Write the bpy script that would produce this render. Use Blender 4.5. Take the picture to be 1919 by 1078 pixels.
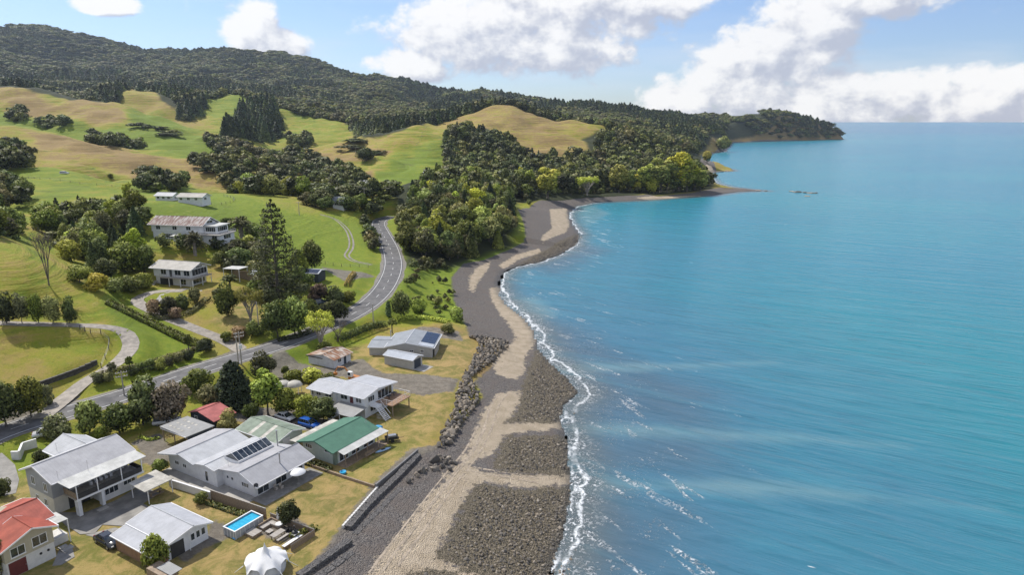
import bpy, bmesh, math, random
import numpy as np
from mathutils import Vector, Matrix
R=math.radians
for o in list(bpy.data.objects): bpy.data.objects.remove(o)
scene=bpy.context.scene; C=scene.collection
# ---------------------------------------------------------------- camera
F=1279.;CX=959.5;CY=539.;P=R(13.66);H=60.
cam=bpy.data.cameras.new('camera'); camo=bpy.data.objects.new('camera',cam); C.objects.link(camo)
camo.location=(0,0,H); camo.rotation_euler=(R(90)-P,0,0)
cam.sensor_width=36; cam.lens=36*F/1919; cam.clip_start=1; cam.clip_end=200000
scene.camera=camo
scene.view_settings.view_transform='Standard'; scene.view_settings.look='None'
scene.view_settings.exposure=0.24; scene.view_settings.gamma=1; scene.view_settings.use_curve_mapping=False
scene.render.engine='CYCLES'; scene.cycles.max_bounces=5; scene.cycles.diffuse_bounces=2; scene.cycles.glossy_bounces=2
# ---------------------------------------------------------------- sun and sky
SUN_EL=R(50); SUN_AZ=math.atan2(-0.77,0.64)       # azimuth from +Y towards +X (towards the sun)
sdir=Vector((math.sin(SUN_AZ)*math.cos(SUN_EL),math.cos(SUN_AZ)*math.cos(SUN_EL),math.sin(SUN_EL)))
sl=bpy.data.lights.new('sun','SUN'); sl.energy=4.2; sl.angle=R(0.5); sl.color=(1,.945,.86)
so=bpy.data.objects.new('sun',sl); C.objects.link(so); so.rotation_euler=sdir.to_track_quat('Z','Y').to_euler(); so.location=(-200,200,400)
class NT:
    """tiny node helper"""
    def __init__(s,tree): s.t=tree; s.t.nodes.clear()
    def n(s,typ,ins=None,**kw):
        nd=s.t.nodes.new(typ)
        for k,v in kw.items(): setattr(nd,k,v)
        for k,v in (ins or {}).items():
            sk=nd.inputs[k]
            if isinstance(v,bpy.types.NodeSocket): s.t.links.new(v,sk)
            elif v is not None: sk.default_value=v
        return nd
    def m(s,op,a,b=None,c=None,clamp=False):
        nd=s.t.nodes.new('ShaderNodeMath'); nd.operation=op; nd.use_clamp=clamp
        for i,v in enumerate((a,b,c)):
            if v is None: continue
            if isinstance(v,bpy.types.NodeSocket): s.t.links.new(v,nd.inputs[i])
            else: nd.inputs[i].default_value=v
        return nd.outputs[0]
    def mix(s,f,a,b,blend='MIX'):
        nd=s.t.nodes.new('ShaderNodeMix'); nd.data_type='RGBA'; nd.blend_type=blend
        for sk,v in ((nd.inputs[0],f),(nd.inputs[6],a),(nd.inputs[7],b)):
            if isinstance(v,bpy.types.NodeSocket): s.t.links.new(v,sk)
            else: sk.default_value=v if not isinstance(v,tuple) else (*v,1)[:4]
        return nd.outputs[2]
    def noise(s,vec,scale,detail=4,rough=.55,dist=0):
        nd=s.n('ShaderNodeTexNoise',{'Scale':scale,'Detail':detail,'Roughness':rough,'Distortion':dist})
        if vec is not None: s.t.links.new(vec,nd.inputs['Vector'])
        return nd.outputs['Fac']
    def ss(s,x,a,b):
        nd=s.n('ShaderNodeMapRange',{'Value':x,'From Min':a,'From Max':b},interpolation_type='SMOOTHSTEP'); return nd.outputs[0]
    def attr(s,name): return s.n('ShaderNodeAttribute',attribute_name=name).outputs['Fac']
    def link(s,a,b): s.t.links.new(a,b)
world=bpy.data.worlds.new('World'); scene.world=world; world.use_nodes=True
w=NT(world.node_tree)
sky=w.n('ShaderNodeTexSky',sky_type='NISHITA'); sky.sun_disc=False; sky.sun_elevation=SUN_EL; sky.sun_rotation=SUN_AZ
sky.altitude=50; sky.air_density=1.0; sky.dust_density=.6; sky.ozone_density=1.6
tc=w.n('ShaderNodeTexCoord').outputs['Generated']
sp=w.n('ShaderNodeSeparateXYZ',{0:tc})
AZ=w.m('ARCTAN2',sp.outputs[0],sp.outputs[1]); EL=w.m('ARCSINE',sp.outputs[2])
# cumulus banks: azimuth, elevation, half width, half height (degrees)
BANKS=[(-19.8,6.6,1.9,2.0),(-18.2,5.6,2.4,1.2),(-29,7.8,1.8,.6),(-8,4.3,2.8,1.2),(-3,6.8,6,2.8),(4,8.6,8,2.6),(3,5.6,6,1.7),(10,8.8,5,1.3),(13.5,1.6,2.8,1.8),(18.5,3.2,4.2,3.4),(22,6.4,4.0,2.6),(26,8.8,4.5,1.6),(25,1.2,8,1.8),(32.5,1.6,4.8,1.7),(37,1.2,3.4,1.4),(38,9.2,5,1.0)]
def cloud_density(azs,els,det):
    v=w.n('ShaderNodeCombineXYZ',{0:w.m('MULTIPLY',azs,57.3),1:w.m('MULTIPLY',els,75),2:0.0}).outputs[0]
    fine=w.noise(v,.36,det,.58,.1)
    acc=None
    for a,e,ra,re in BANKS:
        dx=w.m('MULTIPLY',w.m('SUBTRACT',azs,R(a)),1/R(ra)); dy=w.m('MULTIPLY',w.m('SUBTRACT',els,R(e)),1/R(re))
        b=w.m('SUBTRACT',1.0,w.m('ADD',w.m('MULTIPLY',dx,dx),w.m('MULTIPLY',dy,dy)))
        acc=b if acc is None else w.m('SMOOTH_MAX',acc,b,.35)
    # banks elsewhere round the sky
    gen=w.m('SUBTRACT',w.m('MULTIPLY',w.noise(v,.07,2,.5),3.4),2.0)
    side=w.ss(w.m('ABSOLUTE',azs),R(42),R(55))
    acc=w.m('MAXIMUM',w.m('MAXIMUM',acc,-1.2),w.m('ADD',gen,w.m('MULTIPLY',w.m('SUBTRACT',side,1.0),3)))
    f=w.m('ADD',w.m('MULTIPLY',w.m('SUBTRACT',fine,.5),4.4),.60)
    return w.m('ADD',acc,f),v
d0,cv=cloud_density(AZ,EL,7)
d1,_=cloud_density(w.m('ADD',AZ,R(-1.1)),w.m('ADD',EL,R(1.15)),4)
alpha=w.ss(d0,-.22,.85)
lit=w.ss(w.m('SUBTRACT',d0,d1),-1.0,.9)
thin=w.noise(w.n('ShaderNodeMapping',{0:cv,3:(.035,.16,1)}).outputs[0],1.0,4,.6)
cirr=w.m('MULTIPLY',w.ss(thin,.42,.75),.55)
hazy=w.m('POWER',w.m('SUBTRACT',1.0,w.m('MAXIMUM',EL,0.0)),9)
ccol=w.mix(lit,(4.3,4.5,5.35),(8.8,8.6,8.4))
tint=w.mix(1.0,sky.outputs[0],(.82,.93,1.18),'MULTIPLY')
base=w.mix(cirr,tint,(6.6,6.9,7.6))
col=w.mix(w.m('MULTIPLY',alpha,.94),base,ccol)
world.cycles.sampling_method='MANUAL'; world.cycles.sample_map_resolution=256
bg=w.n('ShaderNodeBackground',{0:col,1:.105}); wo=w.n('ShaderNodeOutputWorld',{0:bg.outputs[0]})
# ---------------------------------------------------------------- pixel <-> ground
def ray(px,py):
    v=(CY-py)/F; return ((px-CX)/F, math.cos(P)+v*math.sin(P), -math.sin(P)+v*math.cos(P))
def at(px,py,z):
    r=ray(px,py); t=(z-H)/r[2]; return np.array((r[0]*t,r[1]*t))
def zY(px,py,Y):
    r=ray(px,py); return (r[0]/r[1]*Y,Y,H+r[2]/r[1]*Y)
def sdf(pts,poly,pad=15.,closed=True):
    """signed distance (inside positive) of points to a polygon, clamped to -pad"""
    poly=np.asarray(poly,float); out=np.full(len(pts),-pad)
    lo=poly.min(0)-pad; hi=poly.max(0)+pad
    idx=np.where((pts[:,0]>lo[0])&(pts[:,0]<hi[0])&(pts[:,1]>lo[1])&(pts[:,1]<hi[1]))[0]
    if len(idx)==0: return out
    p=pts[idx]; d2=np.full(len(p),1e18); ins=np.zeros(len(p),bool)
    n=len(poly)
    for i in range(n if closed else n-1):
        a=poly[i]; b=poly[(i+1)%n]; ab=b-a; L=max(ab@ab,1e-12)
        t=np.clip(((p-a)@ab)/L,0,1); q=a+t[:,None]*ab-p
        d2=np.minimum(d2,(q*q).sum(1))
        c=((a[1]>p[:,1])!=(b[1]>p[:,1]))
        xi=a[0]+(p[:,1]-a[1])*ab[0]/(ab[1] if abs(ab[1])>1e-12 else 1e-12)
        ins^=c&(p[:,0]<xi)
    d=np.sqrt(d2)
    out[idx]=np.maximum(np.where(ins,d,-d),-pad) if closed else d
    if not closed:
        full=np.full(len(pts),pad*1.0); full[idx]=np.minimum(d,pad); return full
    return out
def polyz(pts,line,pad):
    """distance to a 3D polyline and its z at the nearest point"""
    line=np.asarray(line,float); D=np.full(len(pts),1e9); Z=np.zeros(len(pts))
    for a,b in zip(line[:-1],line[1:]):
        ab=(b-a)[:2]; t=np.clip(((pts-a[:2])@ab)/max(ab@ab,1e-9),0,1)
        q=a[:2]+t[:,None]*ab-pts; d=np.sqrt((q*q).sum(1)); m=d<D
        D=np.where(m,d,D); Z=np.where(m,a[2]+t*(b[2]-a[2]),Z)
    return D,Z
def smooth(x,a,b):
    t=np.clip((x-a)/(b-a),0,1); return t*t*(3-2*t)
def catmull(pts,step):
    pts=[np.asarray(p,float) for p in pts]; pts=[2*pts[0]-pts[1]]+pts+[2*pts[-1]-pts[-2]]; out=[]
    for i in range(1,len(pts)-2):
        p0,p1,p2,p3=pts[i-1:i+3]; n=max(2,int(np.linalg.norm(p2-p1)/step))
        for k in range(n):
            t=k/n; out.append(.5*((2*p1)+(-p0+p2)*t+(2*p0-5*p1+4*p2-p3)*t*t+(-p0+3*p1-3*p2+p3)*t**3))
    out.append(pts[-2]); return np.array(out)
def vnoise(x,y,seed=0):
    xi=np.floor(x).astype(np.int64); yi=np.floor(y).astype(np.int64); fx=x-xi; fy=y-yi
    fx=fx*fx*(3-2*fx); fy=fy*fy*(3-2*fy)
    def h(a,b):
        n=(a*374761393+b*668265263+seed*982451653)&0x7fffffff; n=((n^(n>>13))*1274126177)&0x7fffffff
        return ((n^(n>>16))&0xffff)/65535.
    return (h(xi,yi)*(1-fx)+h(xi+1,yi)*fx)*(1-fy)+(h(xi,yi+1)*(1-fx)+h(xi+1,yi+1)*fx)*fy
def fbm(x,y,oct=4,seed=0):
    s=0;a=.5
    for o in range(oct): s=s+a*(vnoise(x*2**o,y*2**o,seed+o)-.5); a*=.5
    return s
# ---------------------------------------------------------------- shoreline (waterline), from the photograph's near edge to the far head
SHORE_PX=[(1010,1180,.9),(1040,1078,1),(1068,1010,1),(1078,950,1),(1084,905,1),(1072,845,1),(1060,790,1),(1068,760,1),(1095,738,.9),(1072,708,.8),(1040,680,.8),(1015,650,.8),(1010,622,.9),(985,592,1),(957,572,1),(941,552,1),(936,530,1),(945,510,.9),(968,500,.8),(1010,491,.7),(1050,477,.7),(1078,458,.8),(1086,438,.8),(1072,420,.9),(1066,400,1),(1080,387,.7),(1120,379,.35),(1200,376,.25),(1290,370,.2),(1345,366,.2),(1385,360,.25),(1440,358,.2),(1410,355,.2),(1375,351,.3),(1345,344,.5),(1328,328,.3),(1340,322,.2),(1376,321,.2),(1374,318,.2),(1345,311,.2),(1312,305,.3),(1308,296,.3),(1330,288,.2),(1358,284,.2),(1366,275,.1),(1368,268,.1),(1420,265.5,.1),(1500,263.5,.1),(1560,262,.1),(1583,261.5,.1)]
shore=[at(a,b,0) for a,b,_ in SHORE_PX]; surf=[c for *_,c in SHORE_PX]
far=shore[-1]
shore_poly=np.array(shore+[far+(20,60),far+(-120,260),far+(-500,500),np.array((-300,4000)),np.array((-9000,9000)),np.array((-9000,-300)),np.array((-10,-300)),np.array((8,40))])
# ---------------------------------------------------------------- terrain: control points read off the photograph (pixel + distance or height)
CPZ=[(0,830,4.6),(0,790,5),(100,780,4.6),(230,735,5),(330,700,5.2),(440,665,5.5),(530,640,6),(110,750,5.2),(0,745,7),(240,650,8.5),(210,612,12),(0,605,15),(100,680,9),(0,690,9.5),(300,610,9),(370,640,6.5),
 (60,575,16),(50,540,20),(270,555,12),(340,537,12.5),(430,600,8.5),(500,600,8),(400,535,12.5),(560,560,8.5),(470,490,14),(340,448,21),(430,440,20),(600,620,6),(640,555,8),(690,500,8.5),(600,480,11),(660,470,10),(640,420,14),(700,420,10),
 (560,400,19),(420,370,26),(340,377,26),(250,385,29),(690,380,17),(750,540,7),(790,560,4),(740,410,10),(850,480,5),(770,490,7),(780,440,9)]
CPY=[(0,420,255),(100,470,238),(60,430,255),(180,450,275),(0,340,390),(0,318,450),(100,325,440),(200,352,420),(100,300,515),(0,290,520),(200,320,515),(300,335,530),(400,345,520),(0,228,670),(100,245,670),(200,268,660),(300,283,650),(410,298,625),(470,306,600),
 (200,240,840),(300,255,830),(400,272,780),(300,230,910),(0,165,1080),(100,175,1080),(200,200,1045),(300,221,1010),(370,241,960),(440,258,890),(0,195,960),(100,210,940),
 (240,166,1380),(330,196,1260),(210,181,1260),(440,182,1380),(380,206,1260),(500,206,1260),(600,226,1200),(650,239,1140),(560,260,1020),(640,272,960),(600,292,840),(450,290,840),(520,310,720),(560,345,570),(640,348,550),(600,382,470),
 (0,60,3600),(70,58,3600),(140,73,3600),(190,80,3600),(270,112,3800),(310,114,3800),(410,104,3800),(500,106,3600),(560,113,3500),(640,137,3250),(700,149,3100),(770,162,3000),(850,180,2900),(930,183,2750),(1000,198,2640),
 (0,135,2300),(200,147,2300),(400,158,2150),(560,178,2000),(700,198,1900),(800,208,1800),(300,188,1680),(100,175,1560),(500,203,1560),(650,222,1440),(760,222,1380),(100,100,2900),(300,130,2900),(500,140,2800),(650,165,2600),
 (570,291,770),(640,276,815),(720,256,865),(780,241,910),(830,231,950),(880,213,1000),(940,199,1030),(985,209,1030),(1040,229,1030),(1115,242,1020),(640,302,720),(680,322,650),(740,332,635),(700,292,720),(800,282,770),(900,252,865),(830,322,670),(1000,252,910),(1080,267,865),
 (900,345,650),(1000,320,720),(1100,320,740),(1200,322,740),(1270,345,700),(1300,280,1200),(1200,262,1200),(1100,228,1560),(1100,200,2040),(1190,215,2040),(1270,220,2160),(1310,234,2160),(1335,227,2580),(1420,230,2620),(1470,238,2620),(1530,250,2640),(1570,258,2690),(1400,262,2640),(960,222,1800),(1000,228,1560)]
# hidden valleys behind crests: x/y slope by pixel, distance, height
HID=[(0,760,42),(200,735,28),(400,695,22),(0,1190,76),(200,1160,54),(330,1110,46),(450,1020,42),(560,1130,45),(800,1200,52),(940,1280,66),(1050,1280,52),(1150,1300,50),(850,400,14),(820,360,13),(880,440,13),(940,460,8),(1000,520,10),(800,470,16),
 (240,1500,100),(440,1500,98),(0,310,22),(100,320,24),(200,310,22),(1200,2400,40),(0,4500,250),(400,4700,200),(700,4000,120),(1000,3500,60),(-500,4500,350)]
HW=[(-150,105,7),(-130,70,5),(-220,160,28),(-320,230,52),(-420,420,75),(-640,640,110),(-1100,850,160),(-1700,1500,280),(-2600,2600,480),(-3600,3300,560),(-200,90,24),(-100,60,4.2),(-60,55,3.8),(-20,60,3.5),(0,70,1),(-300,150,60),(-900,500,170),(-500,280,90),(-4500,4000,600)]
pts=[]
for a,b,z in CPZ:
    q=at(a,b,z); pts.append((q[0],q[1],z))
for a,b,Y in CPY: pts.append(zY(a,b,Y))
for a,Y,z in HID: pts.append(((a-CX)/F/math.cos(P)*Y,Y,z))
pts+=HW
pts=np.array(pts); SV=.62
def uv(x,y): return np.stack([x/y,np.log(y)*SV],-1)
cu=uv(pts[:,0],pts[:,1]); wv=pts[:,2]/pts[:,1]
def ker(r): return r*r*np.log(r+1e-9)
K=ker(np.linalg.norm(cu[:,None]-cu[None],axis=2))+np.eye(len(cu))*4e-6
A=np.concatenate([np.concatenate([K,np.ones((len(cu),1)),cu],1),np.concatenate([np.concatenate([np.ones((1,len(cu))),cu.T]),np.zeros((3,3))],1)])
sol=np.linalg.solve(A,np.concatenate([wv,np.zeros(3)]))
def tps(x,y):
    q=uv(x,y); out=np.zeros(len(q))
    for i in range(0,len(q),20000):
        s=q[i:i+20000]; out[i:i+20000]=ker(np.linalg.norm(s[:,None]-cu[None],axis=2))@sol[:-3]+sol[-3]+s@sol[-2:]
    return out*y
# lines on the ground: road and drives (pixel, height)
ROAD_PX=[(-260,905,4.6),(-120,865,4.6),(0,812,4.7),(110,777,4.8),(230,741,5.0),(340,703,5.3),(440,672,5.5),(520,648,5.8),(600,617,6.2),(655,592,6.5),(700,562,6.8),(726,530,7.2),(737,497,7.6),(731,465,8.2),(716,436,8.8),(709,420,9.2),(716,411,9.5),(736,405.5,9.8)]
road_line=catmull([(*at(a,b,z),z) for a,b,z in ROAD_PX],2.0)
DRIVE_PX={'hill':[(455,658,5.5),(425,640,6.0),(370,618,7.6),(320,598,9.2),(285,582,10.4),(262,570,11.3),(258,560,11.9),(285,548,12.3),(320,545,12.4),(345,545,12.4)],
 'farm':[(75,785,4.9),(120,748,5.2),(165,712,6.2),(215,683,7.6),(243,655,8.7),(243,635,10),(228,620,11.3),(190,612,12.5),(120,609,13.6),(40,607,14.6),(-60,603,16)]}
DR={k:catmull([(*at(a,b,z),z) for a,b,z in v],2.0) for k,v in DRIVE_PX.items()}
FLAT=[at(a,b,3.5) for a,b in [(-200,1300),(-160,960),(0,850),(90,810),(240,765),(420,705),(560,660),(640,640),(720,625),(800,600),(880,615),(980,700),(1000,800),(900,1000),(760,1300)]]
PADS=[((340,537),12.5,11),((345,447),21,13),((340,377),26,15)]
def height(x,y):
    p=np.stack([x,y],-1); z=tps(x,y)
    rough=smooth(y,250,900)
    z=z+fbm(x/90,y/90,4,3)*np.clip(y*.018,0,26)*rough*(1-.8*smooth(x/y,.15,.28))+fbm(x/14,y/14,3,9)*.5*smooth(y,130,250)+(np.abs(fbm(x/60+7,y/60,3,31))-.10)*30*smooth(y,300,460)*(1-smooth(y,1000,1300)*.3)-np.abs(fbm(x/320,y/320,4,41))*210*smooth(y,1450,2300)*(1-smooth(x/y,.0,.12))+16*smooth(y,1450,2300)*(1-smooth(x/y,.0,.12))
    for (a,b),pz,rad in PADS:
        q=at(a,b,pz); d=np.hypot(x-q[0],y-q[1]); k=1-smooth(d,rad*.6,rad*1.4); z=z*(1-k)+pz*k
    fl=sdf(p,FLAT,30); k=smooth(fl,-10,0); z=z*(1-k)+(3.5+fbm(x/9,y/9,2,5)*.12)*k
    for ln,w0,w1 in ((DR['farm'],2.2,7),(DR['hill'],2.4,7),(road_line,4.6,10)):
        D,Z=polyz(p,ln,20); k=1-smooth(D,w0,w1); z=z*(1-k)+(Z-.06)*k
    d=sdf(p,shore_poly,60)
    f=np.where(d<25,.135*d,.135*25+.5*(d-25))
    z=np.where(y>330,np.minimum(z,np.where(d<60,np.minimum(z,np.where(y>700,1.1,.30)*d),z)),np.where(d<45,np.minimum(z,f),z))
    z=np.where(d>0,np.maximum(z,np.minimum(.075*d,2.2)),z)
    z=np.where(d<0,np.maximum(.10*d,-5),z)
    return z,d
UG=np.arange(-1.25,.75,.0046); VG=np.exp(np.arange(math.log(52),math.log(5200),.0066))
gx=UG[None]*VG[:,None]; gy=np.repeat(VG[:,None],len(UG),1)
gz,gd=height(gx.ravel(),gy.ravel()); gz=gz.reshape(gx.shape); gd=gd.reshape(gx.shape)
def hgt(x,y):
    """terrain height by bilinear lookup"""
    u=(x/y-UG[0])/.0046; v=(math.log(y)-math.log(52))/.0066
    i=int(min(max(u,0),len(UG)-2)); j=int(min(max(v,0),len(VG)-2)); fu=u-i; fv=v-j
    return float((gz[j,i]*(1-fu)+gz[j,i+1]*fu)*(1-fv)+(gz[j+1,i]*(1-fu)+gz[j+1,i+1]*fu)*fv)
def hit(px,py):
    """where the view ray of a pixel meets the terrain"""
    r=ray(px,py); u=r[0]/r[1]; k=r[2]/r[1]
    f=(u-UG[0])/.0046; i=int(min(max(f,0),len(UG)-2)); fu=f-i
    colz=gz[:,i]*(1-fu)+gz[:,i+1]*fu; los=H+k*VG; s=colz-los
    j=np.argmax(s>=0)
    if s[j]<0: Y=VG[-1]
    elif j==0: Y=VG[0]
    else: t=s[j-1]/(s[j-1]-s[j]); Y=VG[j-1]+t*(VG[j]-VG[j-1])
    return np.array((u*Y,Y,hgt(u*Y,Y)))
def hits(l): return np.array([hit(*a)[:2] for a in l])
# ---------------------------------------------------------------- materials
MATS={}
def mat(name,build=None,col=(.5,.5,.5),rough=.7,metal=0,spec=.5,var=.12,scale=3.,bump=0.,bscale=20.,grime=0.,coords='Object'):
    if name in MATS: return MATS[name]
    m=bpy.data.materials.new(name); m.use_nodes=True; MATS[name]=m; t=NT(m.node_tree)
    out=t.n('ShaderNodeOutputMaterial')
    if build: build(t,out); return m
    co=t.n('ShaderNodeTexCoord').outputs[coords]
    nz=t.noise(co,scale,5,.6)
    f=t.ss(nz,.3,.7); dark=tuple(c*(1-var) for c in col); lite=tuple(min(1,c*(1+var)) for c in col)
    c=t.mix(f,dark,lite)
    if grime:
        g=t.ss(t.noise(co,scale*.37,6,.7,.6),.5,.75); c=t.mix(t.m('MULTIPLY',g,grime),c,tuple(x*.45 for x in col))
    b=t.n('ShaderNodeBsdfPrincipled',{'Base Color':c,'Roughness':rough,'Metallic':metal,'Specular IOR Level':spec})
    if bump:
        bn=t.n('ShaderNodeBump',{'Strength':bump,'Distance':.03,'Height':t.noise(co,bscale,4,.6)}); t.link(bn.outputs[0],b.inputs['Normal'])
    t.link(b.outputs[0],out.inputs[0]); return m
# ---------------------------------------------------------------- object helpers
def obj(name,me,m=None,parent=None,kind=None):
    o=bpy.data.objects.new(name,me); C.objects.link(o)
    if m is not None and len(me.materials)==0:
        for q in (m if isinstance(m,(list,tuple)) else [m]): me.materials.append(q)
    if parent is not None: o.parent=parent
    if kind: o['kind']=kind
    return o
def tag(o,label,cat,group=None):
    o['label']=label; o['category']=cat
    if group: o['group']=group
    return o
def empty(name,loc=(0,0,0),rz=0,label=None,cat=None,group=None):
    o=bpy.data.objects.new(name,None); C.objects.link(o); o.location=loc; o.rotation_euler=(0,0,rz); o.empty_display_size=.3
    if label: tag(o,label,cat,group)
    return o
def pyd(name,v,f,smooth_=False):
    me=bpy.data.meshes.new(name); me.from_pydata([tuple(map(float,q)) for q in v],[],f); me.update()
    if smooth_: me.polygons.foreach_set('use_smooth',[True]*len(me.polygons))
    return me
def grid_mesh(name,X,Y,Z,keep=None):
    nr,nc=X.shape; me=bpy.data.meshes.new(name)
    co=np.stack([X,Y,Z],-1).reshape(-1,3)
    idx=np.arange(nr*nc).reshape(nr,nc)
    q=np.stack([idx[:-1,:-1],idx[:-1,1:],idx[1:,1:],idx[1:,:-1]],-1).reshape(-1,4)
    if keep is not None: q=q[keep.ravel()]
    used=np.unique(q); remap=np.full(nr*nc,-1); remap[used]=np.arange(len(used)); q=remap[q]; co=co[used]
    me.vertices.add(len(co)); me.vertices.foreach_set('co',co.ravel().astype(np.float32))
    me.loops.add(q.size); me.loops.foreach_set('vertex_index',q.ravel().astype(np.int32))
    me.polygons.add(len(q)); me.polygons.foreach_set('loop_start',np.arange(0,q.size,4,dtype=np.int32))
    me.polygons.foreach_set('use_smooth',np.ones(len(q),bool)); me.update(calc_edges=True); me.validate()
    return me,used
def setattr_(me,name,arr):
    a=me.attributes.new(name,'FLOAT','POINT'); a.data.foreach_set('value',np.asarray(arr,np.float32))
# ---------------------------------------------------------------- ground
gp=np.stack([gx.ravel(),gy.ravel()],-1)
def region(polys,pad=12.):
    d=np.full(len(gp),-pad)
    for pl in polys: d=np.maximum(d,sdf(gp,hits(pl),pad))
    return d
BEACH=[[(520,1200),(580,1078),(650,985),(700,930),(770,868),(830,835),(860,800),(885,765),(905,745),(890,715),(920,690),(950,640),(880,632),(868,600),(850,560),(846,520),(868,494),(905,488),(955,468),(985,445),(982,420),(970,392),(1000,381),(1050,376),(1100,370),(1200,366),(1300,361),(1345,352),(1440,357),(1400,380),(1200,395),(1120,420),(1120,470),(1000,520),(980,560),(1080,640),(1130,740),(1130,900),(1100,1200)],
 [(1305,300),(1318,306),(1335,325),(1345,345),(1362,350),(1352,335),(1342,318),(1325,300)],[(1325,290),(1345,280),(1362,268),(1372,266),(1420,262),(1500,261),(1500,264),(1375,270),(1370,280),(1345,290)]]
SAND=[[(640,1120),(690,1078),(740,1010),(790,945),(850,880),(875,850),(885,820),(905,770),(935,737),(972,733),(978,752),(955,785),(950,795),(1066,795),(1068,812),(950,813),(922,850),(880,872),(905,886),(1000,893),(1090,893),(1092,917),(1000,915),(905,902),(880,920),(850,975),(818,1040),(850,1062),(900,1066),(980,1075),(1000,1100)],
 [(930,702),(924,682),(950,652),(968,632),(955,612),(935,585),(920,560),(918,540),(934,538),(945,556),(985,594),(1012,622),(1014,645),(985,668),(982,700),(965,712)],[(1030,392),(1062,390),(1068,420),(1060,436),(1030,448),(1018,455),(1012,450),(1034,428)],[(880,545),(880,520),(895,500),(920,490),(915,503),(895,530),(888,548)],[(935,497),(965,478),(1010,466),(1015,474),(970,487),(945,505)],[(1190,371),(1250,368),(1320,367),(1300,373),(1220,375)],[(1320,306),(1333,325),(1348,345),(1356,345),(1338,318)]]
SHELF=[[(890,906),(980,918),(1092,921),(1096,1000),(1090,1120),(890,1078),(815,1047),(850,985)],[(925,865),(948,818),(1080,815),(1094,890),(1000,891),(925,882)],[(975,745),(985,702),(1010,655),(1060,690),(1110,735),(1090,770),(1080,793),(945,793),(975,765)],[(955,502),(985,488),(1055,450),(1088,434),(1094,446),(1085,462),(1015,494)],[(1350,356),(1440,357),(1390,352),(1360,352)],[(760,1078),(800,1066),(860,1075),(860,1110),(760,1110)]]
GRAVEL=[[(520,655),(600,690),(680,672),(700,690),(720,700),(800,702),(860,712),(850,735),(790,742),(740,730),(640,706),(575,712),(540,720),(500,690)],[(740,628),(790,612),(860,622),(870,640),(830,634),(770,628),(740,632)],[(440,760),(560,770),(640,795),(600,812),(520,800),(440,790)],[(245,830),(300,812),(330,850),(300,880),(262,866),(270,850)],[(-60,760),(75,800),(135,770),(150,740),(128,735),(95,765)],[(430,640),(470,655),(480,668),(400,680),(395,672),(430,660)],
 [(770,842),(830,835),(860,850),(800,870),(720,900),(700,925),(690,915)],[(400,975),(430,985),(440,1005),(400,1020),(345,1055),(330,1040),(390,1000)],[(450,1000),(500,985),(545,965),(590,990),(540,1020),(510,1010)],[(620,512),(600,500),(655,508),(705,518),(650,530)],[(540,580),(580,560),(600,575),(570,590)],[(640,760),(735,742),(690,770)],[(700,905),(640,985),(600,1040),(560,1078),(700,1078),(760,960),(800,880)]]
LAWN=[[(-160,1000),(-100,960),(40,900),(160,860),(300,800),(450,790),(540,740),(600,660),(720,640),(880,625),(890,660),(850,770),(780,860),(640,1010),(560,1100),(-100,1200)],[(400,600),(430,570),(480,560),(500,610),(440,640)]]
LUSHP=[[(730,560),(790,520),(850,510),(880,620),(800,600),(740,590)],[(380,370),(480,362),(560,385),(690,420),(700,480),(660,505),(560,480),(480,420)],[(150,720),(215,690),(255,640),(300,600),(380,640),(410,660),(330,700),(180,745)]]
DRY=[(20,232,.1),(60,236,.15),(150,262,.15),(250,280,.2),(350,294,.2),(40,262,.6),(100,270,.95),(170,285,.98),(250,300,.95),(330,308,.9),(30,300,.6),(150,315,.55),(60,200,.9),(200,212,.85),(120,182,.5),(280,228,.1),(380,262,.1),(240,255,.05),(300,262,.05),(640,285,.7),(600,300,.9),(740,262,.6),(760,320,.05),(780,300,.1),(850,270,.3),(870,232,.75),(700,312,.5),(720,330,.15),(460,190,.15),(560,215,.2),(0,180,.75),(150,190,.85),(300,215,.6),(60,240,.3),(250,240,.25),(330,240,.3),(420,262,.5),(0,300,.35),(120,290,.75),(220,300,.85),(330,310,.75),(100,330,.3),(300,350,.25),(200,325,.5),(420,300,.55),(230,170,.6),(300,200,.7),(420,190,.3),(540,220,.5),(620,240,.45),(620,300,.95),(680,325,.98),(700,285,.7),(760,290,.3),(800,310,.25),(830,250,.55),(900,225,.75),(950,205,.8),(1000,225,.85),(1080,245,.7),(1060,280,.8),(60,480,.45),(0,520,.5),(100,660,.45),(150,640,.5),(60,690,.6),(300,640,.25),(430,580,.55),(400,610,.6),(560,450,.15),(620,430,.15),(450,390,.12),(690,470,.3),(690,540,.3),(800,570,.15),(820,550,.1),(600,670,.35),(760,690,.7),(830,660,.9),(780,790,.6),(820,770,.7),(640,940,.8),(560,930,.7),(450,960,.8),(180,1040,.55),(300,1070,.7),(420,1030,.65),(600,1000,.65),(700,870,.4),(30,830,.35),(280,820,.55),(1350,228,1.),(1400,225,1.),(1380,235,1.),(820,182,1.),(560,380,.6),(690,360,.6),(860,780,.6),(850,640,.85),(1120,240,.6)]
keep=(np.maximum.reduce([gd[:-1,:-1],gd[1:,1:],gd[:-1,1:],gd[1:,:-1]])>-40)
gme,used=grid_mesh('ground',gx,gy,gz,keep)
dq=np.array([uv(*hit(a,b)[:2]) for a,b,_ in DRY]); dv=np.array([c for *_,c in DRY])
gq=uv(gp[used,0],gp[used,1]); num=np.zeros(len(used)); den=np.zeros(len(used))
for q,vv in zip(dq,dv):
    r2=((gq-q)**2).sum(1)+1e-5; k=1/r2**2.4; num+=k*vv; den+=k
setattr_(gme,'dry',num/den)
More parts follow.
